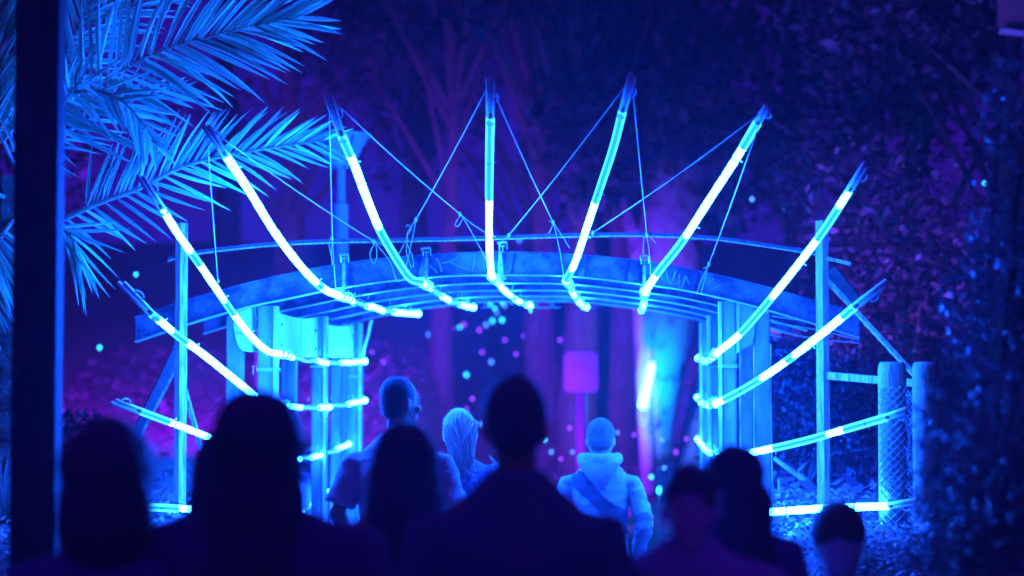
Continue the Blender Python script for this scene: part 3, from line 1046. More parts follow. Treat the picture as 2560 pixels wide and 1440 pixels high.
def frond(ctrl, nleaf, length, side_tilt=0.15, single=True, seed=0, a0=62, a1=22, droop=0.10, width=0.026, flip=1, start=0.12, sides=(1, -1), lens=(1, 1)):
    rnd = random.Random(seed)
    P = crom([(px, py, Y) for (px, py, Y) in ctrl], 40)
    pts = [at(*p) for p in P]
    length *= 0.95; width *= 0.95
    mb = MB(); mb.tube(pts, [0.014 * (1 - 0.85 * i / 39) + 0.0015 for i in range(40)], 6, flat=0.7)
    fr = mb.build('frond', M['rachis'], palm, True)
    mats = []
    for i in range(nleaf):
        t = start + (1 - start) * (i + 0.5) / nleaf
        for side, lk in zip(sides, lens):
            tt = min(0.995, max(0, t + rnd.uniform(-0.006, 0.006)))
            f_ = tt * 39; i0 = min(38, int(f_)); p = pts[i0].lerp(pts[i0 + 1], f_ - i0)
            T = (pts[min(39, i0 + 2)] - pts[max(0, i0 - 1)]).normalized()
            S = (T.cross(Vector((0, 1, 0)))).normalized() * side
            al = R(a0 + (a1 - a0) * tt ** 1.3 + rnd.uniform(-7, 7))
            D = T * math.cos(al) + S * math.sin(al)
            D += Vector((0, -side_tilt + rnd.uniform(-0.22, 0.22), -droop + rnd.uniform(-0.06, 0.06)))
            D.normalize()
            L = length * lk * (0.55 + 0.45 * math.sin(math.pi * min(1, 0.15 + tt * 0.85))) * rnd.uniform(0.88, 1.08)
            if tt > 0.9: L *= 0.9
            N = (Vector((0, -1, 0.2)) + Vector((rnd.uniform(-.6, .6), 0, rnd.uniform(-.6, .6))))
            N = (N - D * N.dot(D)).normalized()
            B = N.cross(D)
            wd = width * rnd.uniform(0.8, 1.1)
            m4 = Matrix(((D.x * L, B.x * wd, N.x * L * 0.5, p.x), (D.y * L, B.y * wd, N.y * L * 0.5, p.y), (D.z * L, B.z * wd, N.z * L * 0.5, p.z), (0, 0, 0, 1)))
            mats.append((m4, rnd.choice(LEAFLET)))
    if single:
        off = Matrix.Translation(-WLOC[palm.name])
        for m4, me in mats:
            o = bpy.data.objects.new('leaflet', me)
            o.parent = fr
            o.matrix_parent_inverse = Matrix.Identity(4)
            o.matrix_basis = off @ m4
            COL.objects.link(o)
        return []
    return mats


mass = []
frond([(40, 440, 10.50), (150, 292, 10.30), (253, 207, 10.20), (400, 128, 10.10), (560, 82, 10.05), (742, 46, 10.00)], 42, 0.56, seed=1, a0=66, a1=20, start=0.18, droop=0.04, width=0.029, lens=(1.0, 1.05))
frond([(40, 600, 10.50), (155, 548, 10.35), (250, 505, 10.30), (352, 468, 10.25), (450, 418, 10.20), (563, 388, 10.20), (700, 365, 10.15), (812, 350, 10.15)], 48, 0.40, seed=2, a0=56, a1=16, start=0.22, droop=0.02, width=0.019, sides=(1,))
frond([(40, 600, 10.50), (155, 550, 10.34), (250, 507, 10.29), (352, 470, 10.24), (450, 420, 10.19), (563, 390, 10.19), (700, 367, 10.14), (800, 353, 10.14)], 27, 0.42, seed=22, a0=46, a1=18, start=0.12, droop=0.24, width=0.025, sides=(-1,))
frond([(40, 330, 10.55), (150, 250, 10.25), (225, 226, 10.10), (300, 250, 10.00), (350, 300, 9.90), (395, 365, 9.85)], 15, 0.36, seed=3, a0=48, a1=18, droop=0.12, width=0.026, start=0.2)
frond([(60, 440, 10.70), (170, 330, 10.80), (280, 270, 10.90), (370, 240, 10.95), (440, 232, 11.00)], 15, 0.34, seed=4, a0=55, a1=20, droop=0.05, width=0.020, start=0.2)
frond([(90, 560, 10.30), (150, 572, 10.20), (185, 600, 10.15), (200, 640, 10.15)], 8, 0.46, seed=12, a0=34, a1=10, droop=0.22, width=0.020, start=0.3)
for sd, ctrl, nl, ln, dr in (
        (5, [(50, 360, 10.60), (140, 170, 10.70), (210, 40, 10.80), (270, -80, 10.90)], 22, 0.42, 0.0),
        (7, [(40, 420, 10.50), (-40, 250, 10.30), (-110, 120, 10.20), (-170, 30, 10.10)], 34, 0.46, 0.05),
        (8, [(30, 500, 10.50), (-60, 470, 10.20), (-150, 490, 10.00), (-230, 560, 9.90)], 30, 0.42, 0.15),
        (9, [(40, 540, 10.50), (0, 600, 10.20), (-40, 700, 10.10), (-60, 820, 10.10)], 28, 0.36, 0.25),
        (10, [(30, 380, 10.60), (10, 200, 10.50), (-10, 60, 10.50), (-20, -60, 10.50)], 34, 0.42, 0.0),
        (11, [(60, 400, 10.80), (120, 200, 11.00), (330, 20, 11.10), (430, -30, 11.20)], 22, 0.40, 0.05),
        (14, [(40, 460, 10.30), (110, 330, 9.90), (170, 240, 9.60), (210, 190, 9.40)], 12, 0.34, 0.15)):
    mass += frond(ctrl, nl, ln, single=False, seed=sd, droop=dr, width=0.024, start=0.15)
V, Fc = [], []
for m4, me in mass:
    n = len(V)
    V += [m4 @ v.co for v in me.vertices]
    Fc += [tuple(i + n for i in p.vertices) for p in me.polygons]
me = bpy.data.meshes.new('leaflet_mass'); me.from_pydata([tuple(p - WLOC[palm.name]) for p in V], [], Fc); me.materials.append(M['palm'])
o = link('leaflet_mass', me, palm); tag(o, kind='stuff')

# strappy grass clumps under the palm
def grass_clump(name, cx, cy, n, L, label, lean=(0, 0), spread=0.9, w=0.006, group='clumps of strappy grass under the palm'):
    base = Vector((cx, cy, ground_z(cx, cy)))
    root = thing(name, base, label, 'grass clump', group)
    V, Fc = [], []
    for i in range(n):
        an = random.uniform(0, 6.283); rr = random.uniform(0, 0.10)
        p = Vector((math.cos(an) * rr, math.sin(an) * rr, -0.02))
        d = Vector((math.cos(an) * spread * random.random() + lean[0], math.sin(an) * spread * random.random() + lean[1], 1)).normalized()
        l = L * random.uniform(0.6, 1.1)
        s = d.cross(Vector((0, 0, 1))).normalized() * w
        k = len(V)
        for j in range(6):
            t = j / 5
            q = p + d * l * t + Vector((d.x * 0.5, d.y * 0.5, -0.45)) * l * t * t * 0.9
            ww = 1 - t * 0.92
            V += [tuple(q - s * ww), tuple(q + s * ww)]
        for j in range(5):
            a = k + j * 2
            Fc.append((a, a + 1, a + 3, a + 2))
    me = bpy.data.meshes.new('blades'); me.from_pydata(V, [], Fc); me.materials.append(M['grass'])
    o = link('blades', me, root); tag(o, kind='stuff')


p = at(125, 1180, 10.2); grass_clump('grass_clump', p.x, p.y, 420, 0.95, 'long strappy grass arching right from behind the dark pole', lean=(0.75, 0.0), spread=0.75, w=0.004)
p = at(0, 1230, 10.2); grass_clump('grass_clump', p.x, p.y, 260, 0.75, 'strappy grass clump left of the dark pole', spread=1.0)
p = at(300, 1290, 10.6); grass_clump('grass_clump', p.x, p.y, 160, 0.4, 'short grass tuft behind the leftmost dark head', spread=1.1)

# ------------------------------------------------------------------ trees and shrubs
def leaf_cloud(name, blobs, n, smin, smax, m, parent, off, seed, aspect=1.9):
    g = np.random.default_rng(seed)
    bl = np.array([(b[0], b[1], b[2], b[3], b[4], b[5]) for b in blobs])
    wts = bl[:, 3] * bl[:, 4] * bl[:, 5]
    idx = g.choice(len(bl), n, p=wts / wts.sum())
    d = g.normal(size=(n, 3)); d /= np.linalg.norm(d, axis=1)[:, None]
    rad = g.uniform(0.35, 1.05, size=(n, 1)) ** 0.6
    c = bl[idx, :3] + d * rad * bl[idx, 3:6]
    a = g.normal(size=(n, 3)); a /= np.linalg.norm(a, axis=1)[:, None]
    b = np.cross(a, d + g.normal(size=(n, 3)) * 0.6); b /= np.linalg.norm(b, axis=1)[:, None] + 1e-9
    s = g.uniform(smin, smax, size=(n, 1))
    V = np.empty((n, 4, 3))
    V[:, 0] = c - a * s; V[:, 1] = c + b * s / aspect; V[:, 2] = c + a * s; V[:, 3] = c - b * s / aspect
    V -= np.array(off)
    me = np_mesh(name, V.reshape(-1, 3), 4, m)
    return link(name, me, parent)


def tree(name, x, y, h, crown_r, trunk_r, label, n=5000, leaf=(0.06, 0.14), m='leaf', bark='bark', crown_lo=0.35, seed=0, group='dark trees behind the arch', lean=0.0, cat='tree', clumps=15, squash=0.8):
    rnd = random.Random(seed)
    g = ground_z(x, y)
    base = Vector((x, y, g))
    root = thing(name, base, label, cat, group)
    mb = MB()
    top = Vector((x + lean, y, g + h * 0.8))
    pts = [base + Vector((0, 0, -0.15))]
    for k in range(1, 9):
        t = k / 8
        pts.append(base.lerp(top, t) + Vector((rnd.uniform(-.05, .05) * h * 0.15, rnd.uniform(-.05, .05) * h * 0.1, 0)))
    mb.tube(pts, [trunk_r * (1.35 - 0.35 * min(1, k * 2 / 8)) * (1 - 0.75 * k / 8) for k in range(9)], 10)
    mb.build('trunk', M[bark], root, True)
    blobs = []
    lm = MB()
    for k in range(clumps):
        t = rnd.uniform(crown_lo, 1.0)
        an = rnd.uniform(0, 6.283)
        rr = crown_r * rnd.uniform(0.25, 1.0) * (1.1 - 0.5 * abs(t - 0.6))
        c = Vector((x + lean * t + math.cos(an) * rr, y + math.sin(an) * rr, g + h * t))
        s = crown_r * rnd.uniform(0.28, 0.5)
        blobs.append((c.x, c.y, c.z, s, s, s * squash))
        st = base.lerp(top, max(0.15, t - 0.22))
        lm.tube([st, st.lerp(c, 0.5) + Vector((0, 0, 0.1)), c], [trunk_r * 0.3, trunk_r * 0.2, trunk_r * 0.07], 6)
    lm.build('branches', M[bark], root, True)
    o = leaf_cloud('crown', blobs, n, leaf[0], leaf[1], M[m], root, base, seed)
    return root


def tx(px, Y):
    return (px - 1280.0) / F * Y


far = [
    (40, 24, 8.5, 2.2, 0.16, 'dark tree straight behind the square pole'),
    (720, 29, 9.5, 2.6, 0.2, 'tall dark tree above and behind the cone lamp'),
    (1040, 33, 10.5, 2.8, 0.2, 'far dark tree seen between the cone lamp and the upright tube'),
    (1340, 30, 10.0, 2.6, 0.2, 'dark tree rising behind the upright middle tube'),
    (1690, 31, 10.5, 2.7, 0.2, 'dark tree behind the tallest tube tip'),
    (1990, 26, 9.5, 2.4, 0.18, 'dark tree behind the tip of the far right leaning tube'),
    (2280, 22, 8.8, 2.2, 0.17, 'mottled tree above the right timber post'),
    (2540, 19, 8.0, 1.9, 0.16, 'tree under the pale board in the top right corner'),
    (-80, 21, 8.0, 2.0, 0.16, 'dark tree behind the palm left of the pole'),
    (-250, 18, 7.5, 2.0, 0.16, 'dark tree left of the palm'),
    (2800, 18, 7.5, 2.0, 0.16, 'dark tree right of the pale board'),
    (560, 38, 12.0, 3.2, 0.22, 'farthest tree left of the cone lamp'),
    (1500, 40, 12.5, 3.4, 0.22, 'farthest tree in the middle behind the sign'),
    (2150, 36, 12.0, 3.2, 0.22, 'farthest tree on the right'),
]
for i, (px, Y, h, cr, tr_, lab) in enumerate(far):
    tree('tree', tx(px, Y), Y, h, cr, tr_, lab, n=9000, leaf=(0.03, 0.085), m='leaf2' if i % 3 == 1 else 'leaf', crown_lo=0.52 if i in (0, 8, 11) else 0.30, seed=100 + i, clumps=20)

# trees whose trunks show through the arch
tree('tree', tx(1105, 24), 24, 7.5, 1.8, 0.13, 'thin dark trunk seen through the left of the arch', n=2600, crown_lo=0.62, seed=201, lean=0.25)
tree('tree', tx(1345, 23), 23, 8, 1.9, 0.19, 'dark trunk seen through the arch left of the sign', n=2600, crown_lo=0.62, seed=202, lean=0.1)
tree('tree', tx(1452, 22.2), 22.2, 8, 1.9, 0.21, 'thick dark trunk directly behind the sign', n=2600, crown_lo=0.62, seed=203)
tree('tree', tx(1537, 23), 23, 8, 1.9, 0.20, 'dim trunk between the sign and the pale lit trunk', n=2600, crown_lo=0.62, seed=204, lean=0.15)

# pale mottled trunk with a tube lamp
PT = (tx(1648, 21), 21.0)
g = ground_z(*PT)
root = thing('tree', (PT[0], PT[1], g), 'pale mottled trunk lit bright by the hanging tube lamp', 'tree', 'dark trees behind the arch')
mb = MB()
pts = [at(1640, 1230, 21), at(1642, 1060, 21), at(1648, 960, 21), at(1655, 860, 21), at(1662, 770, 21), at(1672, 640, 21), at(1690, 400, 21)]
mb.tube(pts, [0.17, 0.18, 0.24, 0.30, 0.34, 0.36, 0.28], 16); mb.build('trunk', M['bark_pale'], root, True)
mb = MB(); mb.tube([at(1625, 1235, 20.8), at(1612, 1050, 20.8), at(1612, 950, 20.85), at(1620, 860, 20.9), at(1640, 780, 21)], [0.09, 0.08, 0.10, 0.12, 0.10], 10)
mb.build('buttress', M['bark_pale'], root, True)
mb = MB(); mb.tube([at(1665, 760, 21), at(1600, 640, 21), at(1560, 500, 21.2)], [0.15, 0.11, 0.05], 8); mb.build('limb', M['bark_pale'], root, True)
leaf_cloud('crown', [(at(1600, 350, 21.5)[0], 21.5, at(1600, 350, 21.5)[2], 1.3, 1.1, 0.9), (at(1760, 420, 21.5)[0], 21.5, at(1760, 420, 21.5)[2], 1.1, 1.0, 0.8)], 2600, 0.05, 0.13, M['leaf2'], root, Vector((PT[0], PT[1], g)), 77)
lampb = at(1612, 1022, 20.2)
root = thing('tube_lamp', lampb, 'white glowing tube lamp hanging on the pale trunk seen through the arch', 'lamp')
mb = MB(); mb.capsule(at(1608, 1012, 20.2), at(1629, 915, 20.2), 0.042, 0.036, 10); mb.build('tube', M['lit_cyan'], root, True)
mb = MB(); mb.tube([at(1629, 912, 20.2), at(1632, 880, 20.4), at(1628, 860, 20.66)], 0.008, 6); mb.build('cord', M['cord'], root)

# shrubs on the right
def shrub(label, blobs_px, n, leaf, m, seed, Y, stems=8, name='shrub'):
    """blobs_px: (px, py, Y, radius)"""
    c0 = at(blobs_px[0][0], 950, Y)
    base = Vector((c0.x, Y, ground_z(c0.x, Y)))
    root = thing(name, base, label, 'shrub', 'shrubs beside the arch')
    blobs = []
    mb = MB()
    for (px, py, yy, r) in blobs_px:
        c = at(px, py, yy)
        blobs.append((c.x, c.y, c.z, r, r, r * 0.95))
        mid = base.lerp(c, 0.5) + Vector((random.uniform(-.1, .1), random.uniform(-.1, .1), 0.1))
        mb.tube([base + Vector((random.uniform(-.06, .06), random.uniform(-.06, .06), -0.05)), mid, c], [0.022, 0.014, 0.004], 6)
    mb.build('stems', M['bark'], root, True)
    leaf_cloud('foliage', blobs, n, leaf[0], leaf[1], M[m], root, base, seed)


shrub('leafy bush spilling in front of the second log post', [(2420, 1150, 6.3, 0.19), (2370, 1040, 6.5, 0.13), (2480, 1300, 6.1, 0.2), (2390, 1350, 6.2, 0.16), (2520, 1060, 6.2, 0.2), (2580, 1250, 6.0, 0.22), (2340, 1230, 6.5, 0.09), (2350, 965, 6.6, 0.07), (2440, 1430, 6.1, 0.2), (2540, 1420, 6.0, 0.2)], 4200, (0.008, 0.021), 'leaf3', 31, 6.3)
shrub('tall dark bush along the right edge', [(2490, 850, 6.9, 0.2), (2560, 700, 6.8, 0.22), (2440, 740, 7.2, 0.16), (2570, 520, 6.9, 0.22), (2530, 330, 7.0, 0.15), (2570, 230, 6.8, 0.17), (2500, 600, 7.2, 0.15), (2550, 940, 6.7, 0.2), (2500, 250, 7.1, 0.09)], 2200, (0.009, 0.024), 'leaf3', 32, 6.9)
shrub('grey-green bush lit violet behind the right timber post', [(2200, 560, 16, 0.8), (2120, 480, 17, 0.7), (2280, 620, 16, 0.7), (2180, 700, 16.4, 0.6), (2300, 760, 15, 0.6), (2360, 620, 16, 0.6), (2100, 380, 18, 0.7)], 3600, (0.02, 0.06), 'leaf2', 33, 16.5)
shrub('low dark undergrowth bush between right column and log posts', [(2000, 1000, 14, 0.45), (2100, 1050, 14, 0.4), (1980, 900, 15, 0.5), (2160, 960, 14.6, 0.5), (2050, 860, 15.5, 0.5), (2180, 1120, 13.4, 0.3)], 9000, (0.010, 0.032), 'leaf', 34, 14.2)
shrub('dark bush low behind the left timber post', [(260, 1180, 15, 0.3), (200, 1130, 15.5, 0.35), (330, 1220, 14.6, 0.25), (400, 1240, 14.4, 0.2)], 3600, (0.012, 0.04), 'leaf', 35, 15.2)

# fallen branch on the right
bb = at(1990, 1180, 12.6)
root = thing('fallen_branch', Vector((bb.x, bb.y, ground_z(bb.x, bb.y))), 'bare forked branch lying behind the right column', 'branch')
mb = MB(); mb.tube([at(1935, 1145, 12.6), at(1965, 1168, 12.6), at(2005, 1195, 12.5), at(2035, 1210, 12.5)], [0.012, 0.018, 0.02, 0.012], 7); mb.build('limb', M['bark_pale'], root, True)
mb = MB(); mb.tube([at(1990, 1185, 12.55), at(2010, 1165, 12.6), at(2025, 1150, 12.7)], [0.012, 0.009, 0.004], 6); mb.build('twig', M['bark_pale'], root, True)
sp = at(1950, 1250, 12.2)
root = thing('short_stake', Vector((sp.x, sp.y, ground_z(sp.x, sp.y))), 'short thin stake in the ground right of the columns', 'stake')
mb = MB(); mb.tube([Vector((sp.x, sp.y, ground_z(sp.x, sp.y) - 0.05)), at(1948, 1197, 12.2)], 0.012, 7); mb.build('rod', M['timber'], root)

# ------------------------------------------------------------------ cone lamp, sign, pale board
LB = at(850, 1000, 15.5)
lz = ground_z(LB.x, LB.y)
root = thing('cone_street_lamp', (LB.x, LB.y, lz), 'park lamp with a wide inverted cone head on a round pole', 'street lamp')
zt_, zb_ = at(850, 334, 15.5).z, at(850, 422, 15.5).z
mb = MB(); mb.lathe(Vector((LB.x, LB.y, 0)), [(0.05, zb_), (0.10, zb_ + 0.03), (0.215, zt_ - 0.03)], 6); mb.build('cone_glass', M['lamp_glass'], root)
mb = MB(); mb.lathe(Vector((LB.x, LB.y, 0)), [(0.232, zt_ - 0.03), (0.24, zt_ - 0.01), (0.12, zt_ + 0.012)], 24); mb.build('lid', M['lamp_metal'], root)
for k in range(6):
    an = R(60 * k)
    mb = MB(); mb.tube([Vector((LB.x + 0.06 * math.cos(an), LB.y + 0.06 * math.sin(an), zb_)), Vector((LB.x + 0.222 * math.cos(an), LB.y + 0.222 * math.sin(an), zt_ - 0.03))], 0.009, 6)
    mb.build('rib', M['pole'], root)
mb = MB(); mb.lathe(Vector((LB.x, LB.y, 0)), [(0.075, lz - 0.1), (0.065, lz + 1.5), (0.058, at(850, 510, 15.5).z), (0.036, at(850, 508, 15.5).z), (0.034, zb_ + 0.005)], 16); mb.build('pole', M['lamp_metal'], root, False)

SB = at(1453, 1000, 19.0)
sz = ground_z(SB.x, SB.y)
root = thing('sign', (SB.x, SB.y, sz), 'square pale pink sign plate on a dark post seen through the arch', 'sign')
c = at(1453, 930, 18.94)
mb = MB(); mb.hexa(c, Vector((0.160, 0, 0)), Vector((0, 0.008, 0)), Vector((0, 0, 0.19)))
plate = mb.build('plate', M['sign'], root)
bm = bmesh.new(); bm.from_mesh(plate.data); bmesh.ops.bevel(bm, geom=[e for e in bm.edges if abs(e.verts[0].co.y - e.verts[1].co.y) > 0.01], offset=0.025, segments=3, affect='EDGES'); bm.to_mesh(plate.data); bm.free()
mb = MB(); cc = at(1455, 916, 18.93)
mb.tube([cc + Vector((0.035 * math.cos(R(30 * k)), 0, 0.045 * math.sin(R(30 * k)))) for k in range(13)], 0.008, 5); mb.tube([cc + Vector((0.03, 0, -0.03)), cc + Vector((0.045, 0, -0.075))], 0.008, 5)
mb.build('emblem', M['sign_mark'], plate)
mb = MB(); mb.tube([Vector((SB.x, SB.y, sz - 0.1)), Vector((SB.x, SB.y, c.z + 0.15))], 0.055, 12); mb.build('post', M['pole'], root, True)

pbz = at(2545, 30, 17.0)
root = thing('pale_board', (pbz.x, pbz.y, ground_z(pbz.x, pbz.y)), 'pale board with a blue-lit lower lip in the top right corner', 'board')
mb = MB(); mb.hexa(at(2550, 15, 17), Vector((0.19, 0, 0)), Vector((0, 0.03, 0)), Vector((0, 0, 0.19))); mb.build('panel', M['concrete'], root)
mb = MB(); mb.bar(at(2500, 78, 16.9), at(2620, 92, 16.9), 0.03, 0.10, ZX); mb.build('lip', M['edge'], root)
mb = MB(); mb.tube([Vector((pbz.x + 0.1, pbz.y + 0.05, ground_z(pbz.x, pbz.y) - 0.1)), Vector((pbz.x + 0.1, pbz.y + 0.05, at(2550, 15, 17).z))], 0.05, 10); mb.build('post', M['pole'], root, True)

# ------------------------------------------------------------------ fairy lights (each bulb a small lamp)
M['bulb_cyan'] = emis('bulb_cyan', (0.10, 2.6, 6.0), False)
M['bulb_violet'] = emis('bulb_violet', (0.7, 0.12, 3.0), False)
M['bulb_soft'] = emis('bulb_soft', (0.2, 0.75, 3.4), False)
BULB = MB().ell((0, 0, 0), (1, 1, 1.15), None, 8, 6).mesh('bulb', smooth=True)
bulbs = [
    (1237, 771, 'c'), (1231, 802, 'c'), (1255, 800, 'c'), (1242, 782, 's'), (1256, 757, 'c'), (1225, 760, 'c'), (1280, 752, 'c'), (1262, 764, 's'), (1215, 812, 's'),
    (1149, 818, 'c'), (1131, 821, 'v'), (1160, 811, 'v'), (1072, 836, 's'), (1108, 839, 'v'), (1198, 825, 'v'), (1166, 937, 'c'), (1333, 961, 'c'),
    (1066, 960, 'v'), (1181, 997, 'v'), (1076, 1038, 's'), (1209, 1158, 'v'), (1166, 1022, 'v'), (1210, 1130, 'v'),
    (1538, 815, 'v'), (1551, 852, 's'), (1563, 869, 'v'), (1557, 911, 's'), (1571, 928, 's'), (1549, 890, 'v'), (1578, 976, 's'), (1577, 990, 'c'), (1503, 916, 's'),
    (1534, 1057, 's'), (1544, 1081, 's'), (1585, 1087, 'v'), (1410, 988, 'v'), (1424, 1070, 'v'), (1378, 1130, 's'), (1431, 1130, 's'), (1402, 1147, 'v'), (1412, 1046, 'v'),
    (1628, 1192, 'c'), (1661, 1170, 's'), (1716, 1097, 'v'), (1362, 1099, 'c'),
    (425, 1124, 's'), (489, 1127, 's'), (481, 1143, 'v'), (384, 1174, 'c'), (417, 1168, 's'), (487, 1184, 'c'), (477, 1197, 'c'), (386, 1085, 'v'), (404, 1186, 'v'), (378, 1168, 's'),
    (340, 686, 'c'), (249, 869, 'c'), (1574, 620, 'c'), (2461, 458, 'c'), (1880, 498, 's'), (1378, 664, 'v'), (1298, 600, 's'), (1470, 640, 's'),
    (930, 880, 'v'), (958, 905, 'v'), (1012, 870, 'v'), (1040, 905, 's'), (1090, 885, 'v'), (1120, 905, 'v'), (1205, 880, 'v'), (1228, 905, 's'), (1262, 850, 'v'), (1290, 885, 'v'), (1310, 840, 'v'), (1385, 900, 'v'), (1400, 850, 'v'), (1520, 880, 'v'), (1530, 940, 's'), (1545, 1010, 'v'), (1556, 1040, 's'), (1600, 1075, 'v'), (1690, 1130, 'v'), (1700, 1050, 's'), (1655, 1100, 's'), (1738, 1150, 'v'), (1380, 1060, 'v'), (1440, 1020, 'v'), (1475, 1000, 'v'), (1100, 1000, 'v'), (1205, 1060, 's'), (1225, 1010, 'v'), (400, 1060, 'v'), (505, 1150, 'v'), (370, 1120, 'v'), (498, 1090, 's'), (1420, 690, 'v'), (1530, 655, 's'), (1705, 640, 's'), (1150, 640, 'v'),
]
def bulb_region(px, py):
    if px < 600:
        return 'low behind the left timber post' if py > 1000 else 'beside the drooping palm fronds'
    if px > 2300: return 'in the leaves along the right edge'
    if py < 720: return 'above the arch beams'
    if px < 1120: return 'left inside the arch opening'
    if px < 1300: return 'under the middle of the arch' if py < 900 else 'behind the blonde hair'
    if px < 1480: return 'around the foot of the sign'
    if py < 1000: return 'in the string beside the pale trunk'
    return 'around the grey hoodie'


ORD = ['first', 'second', 'third', 'fourth', 'fifth', 'sixth', 'seventh', 'eighth', 'ninth', 'tenth', 'eleventh', 'twelfth']
KN = {'c': 'cyan', 'v': 'violet', 's': 'blue'}
sets = {}
for b_ in bulbs:
    sets.setdefault((bulb_region(b_[0], b_[1]), b_[2]), []).append(b_)
for (reg, k), lst in sets.items():
    lst.sort()
    for i, (px, py, _) in enumerate(lst):
        Y = 26.0 + random.uniform(-3, 3) if 900 < px < 1750 or py > 1000 else 19.0
        if py > 1060 and 1300 < px < 1760: Y = 20.0
        o = bpy.data.objects.new('fairy_light', BULB)
        o.location = at(px, py, Y)
        r = Y / F * random.uniform(3.6, 5.0)
        o.scale = (r, r, r)
        COL.objects.link(o)
        if len(lst) == 1:
            lab = 'small %s bulb glowing %s' % (KN[k], reg)
        else:
            lab = '%s small %s bulb from the left %s' % (ORD[i], KN[k], reg)
        tag(o, lab, 'fairy light', 'fairy lights in the dark wood')
        if len(BULB.materials) == 0:
            BULB.materials.append(M['bulb_cyan'])
        o.material_slots[0].link = 'OBJECT'
        o.material_slots[0].material = M[{'c': 'bulb_cyan', 'v': 'bulb_violet', 's': 'bulb_soft'}[k]]

# path light bollard seen beside the hooded person
bl = at(1650, 1225, 17.5)
root = thing('path_bollard', (bl.x, bl.y, ground_z(bl.x, bl.y)), 'thin pale path bollard with a glowing head right of the grey hoodie', 'bollard')
mb = MB(); mb.tube([Vector((bl.x, bl.y, ground_z(bl.x, bl.y) - 0.05)), at(1650, 1172, 17.5)], 0.02, 8); mb.build('post', M['sign'], root, True)
mb = MB(); mb.ell(at(1650, 1226, 17.44), (0.03, 0.03, 0.035), None, 10, 8); mb.build('head', M['bulb_cyan'], root, True)

# ------------------------------------------------------------------ violet flood lamps standing in the wood
def flood(px, Y, label, aim, power, color=(0.22, 0.0, 1.0), spot=100):
    p = at(px, 950, Y)
    z = ground_z(p.x, p.y)
    root = thing('flood_lamp', (p.x, p.y, z), label, 'flood lamp', 'violet flood lamps in the wood')
    h = Vector((p.x, p.y, z + 1.2))
    d = (Vector(aim) - h).normalized()
    mb = MB(); mb.tube([Vector((p.x, p.y, z - 0.05)), h], 0.015, 7); mb.build('stake', M['pole'], root)
    mb = MB(); mb.tube([h - d * 0.07, h + d * 0.04], [0.05, 0.075], 12); mb.build('housing', M['pole'], root)
    mb = MB(); mb.tube([h + d * 0.041, h + d * 0.046], 0.068, 12); mb.build('lens', M['bulb_violet'], root)
    ld = bpy.data.lights.new('flood_beam', 'SPOT')
    ld.energy = power; ld.color = color; ld.spot_size = R(spot); ld.spot_blend = 0.8; ld.shadow_soft_size = 0.06
    lo = bpy.data.objects.new('flood_beam', ld)
    lo.parent = root
    lo.location = (h + d * 0.07) - Vector((p.x, p.y, z))
    lo.rotation_euler = d.to_track_quat('-Z', 'Y').to_euler()
    COL.objects.link(lo)


flood(1170, 17.0, 'violet flood lamp low in the middle of the wood', at(1260, 930, 27), 4200, spot=84)
flood(1960, 20.5, 'violet flood lamp behind the right columns', at(1500, 1000, 27), 160, spot=50)
flood(582, 16.5, 'violet flood lamp behind the left columns', at(330, 820, 26), 5500, spot=76)
flood(1900, 13.5, 'violet flood lamp at the bush behind the right post', at(2250, 560, 17), 900, (0.30, 0.05, 1.0), 80)
flood(640, 19.5, 'violet flood lamp aimed up at the tree tops', at(900, 200, 30), 160, (0.15, 0.0, 1.0), 110)

# ------------------------------------------------------------------ people
WORK = bpy.data.scenes.new('work')
WORK_OB, WORK_ME = [], []


def remesh(mb, voxel, smooth=5, disp=None):
    me = mb.mesh('tmp')
    if not WORK_OB:
        o = bpy.data.objects.new('tmp', me)
        WORK.collection.objects.link(o)
        o.modifiers.new('r', 'REMESH').mode = 'VOXEL'
        o.modifiers.new('s', 'SMOOTH').factor = 0.5
        WORK_OB.append(o)
    o = WORK_OB[0]
    o.data = me
    o.modifiers['r'].voxel_size = voxel
    o.modifiers['s'].iterations = smooth
    WORK.view_layers[0].update()
    out = bpy.data.meshes.new_from_object(o.evaluated_get(WORK.view_layers[0].depsgraph))
    WORK_ME.append(me)
    if disp:
        nv = len(out.vertices)
        co = np.empty(nv * 3, dtype=np.float32); no = np.empty(nv * 3, dtype=np.float32)
        out.vertices.foreach_get('co', co); out.vertex_normals.foreach_get('vector', no)
        co = co.reshape(-1, 3); no = no.reshape(-1, 3)
        dd = np.array([disp(Vector(c)) for c in co], dtype=np.float32)
        out.vertices.foreach_set('co', (co + no * dd[:, None]).ravel())
        out.update()
    out.polygons.foreach_set('use_smooth', [True] * len(out.polygons))
    return out


def hand(mb, w, d, n, side, curl=0.5, point=False):
    """wrist, finger direction, palm normal"""
    d = d.normalized(); n = (n - d * n.dot(d)).normalized(); u = d.cross(n) * side
    for i in range(4):
        o = u * (0.027 - 0.018 * i)
        mb.capsule(w + o * 0.5, w + d * 0.085 + o, 0.017, 0.012, 10)
        L = (0.066, 0.076, 0.070, 0.054)[i]
        c = curl if not (point and i == 0) else 0.05
        b = w + d * 0.088 + o
        e1 = b + (d * math.cos(c * 0.9) + n * math.sin(c * 0.9)) * L * 0.5
        e2 = e1 + (d * math.cos(c * 2.2) + n * math.sin(c * 2.2)) * L * 0.5
        mb.capsule(b, e1, 0.0095, 0.0088, 10); mb.capsule(e1, e2, 0.0088, 0.0075, 10)
    b = w + d * 0.028 + u * 0.03
    e1 = b + (d * 0.7 + u * 0.55 + n * 0.35).normalized() * 0.042
    e2 = e1 + (d * 0.85 + u * 0.1 + n * 0.5).normalized() * 0.032
    mb.capsule(b, e1, 0.013, 0.011, 10); mb.capsule(e1, e2, 0.011, 0.0085, 10)


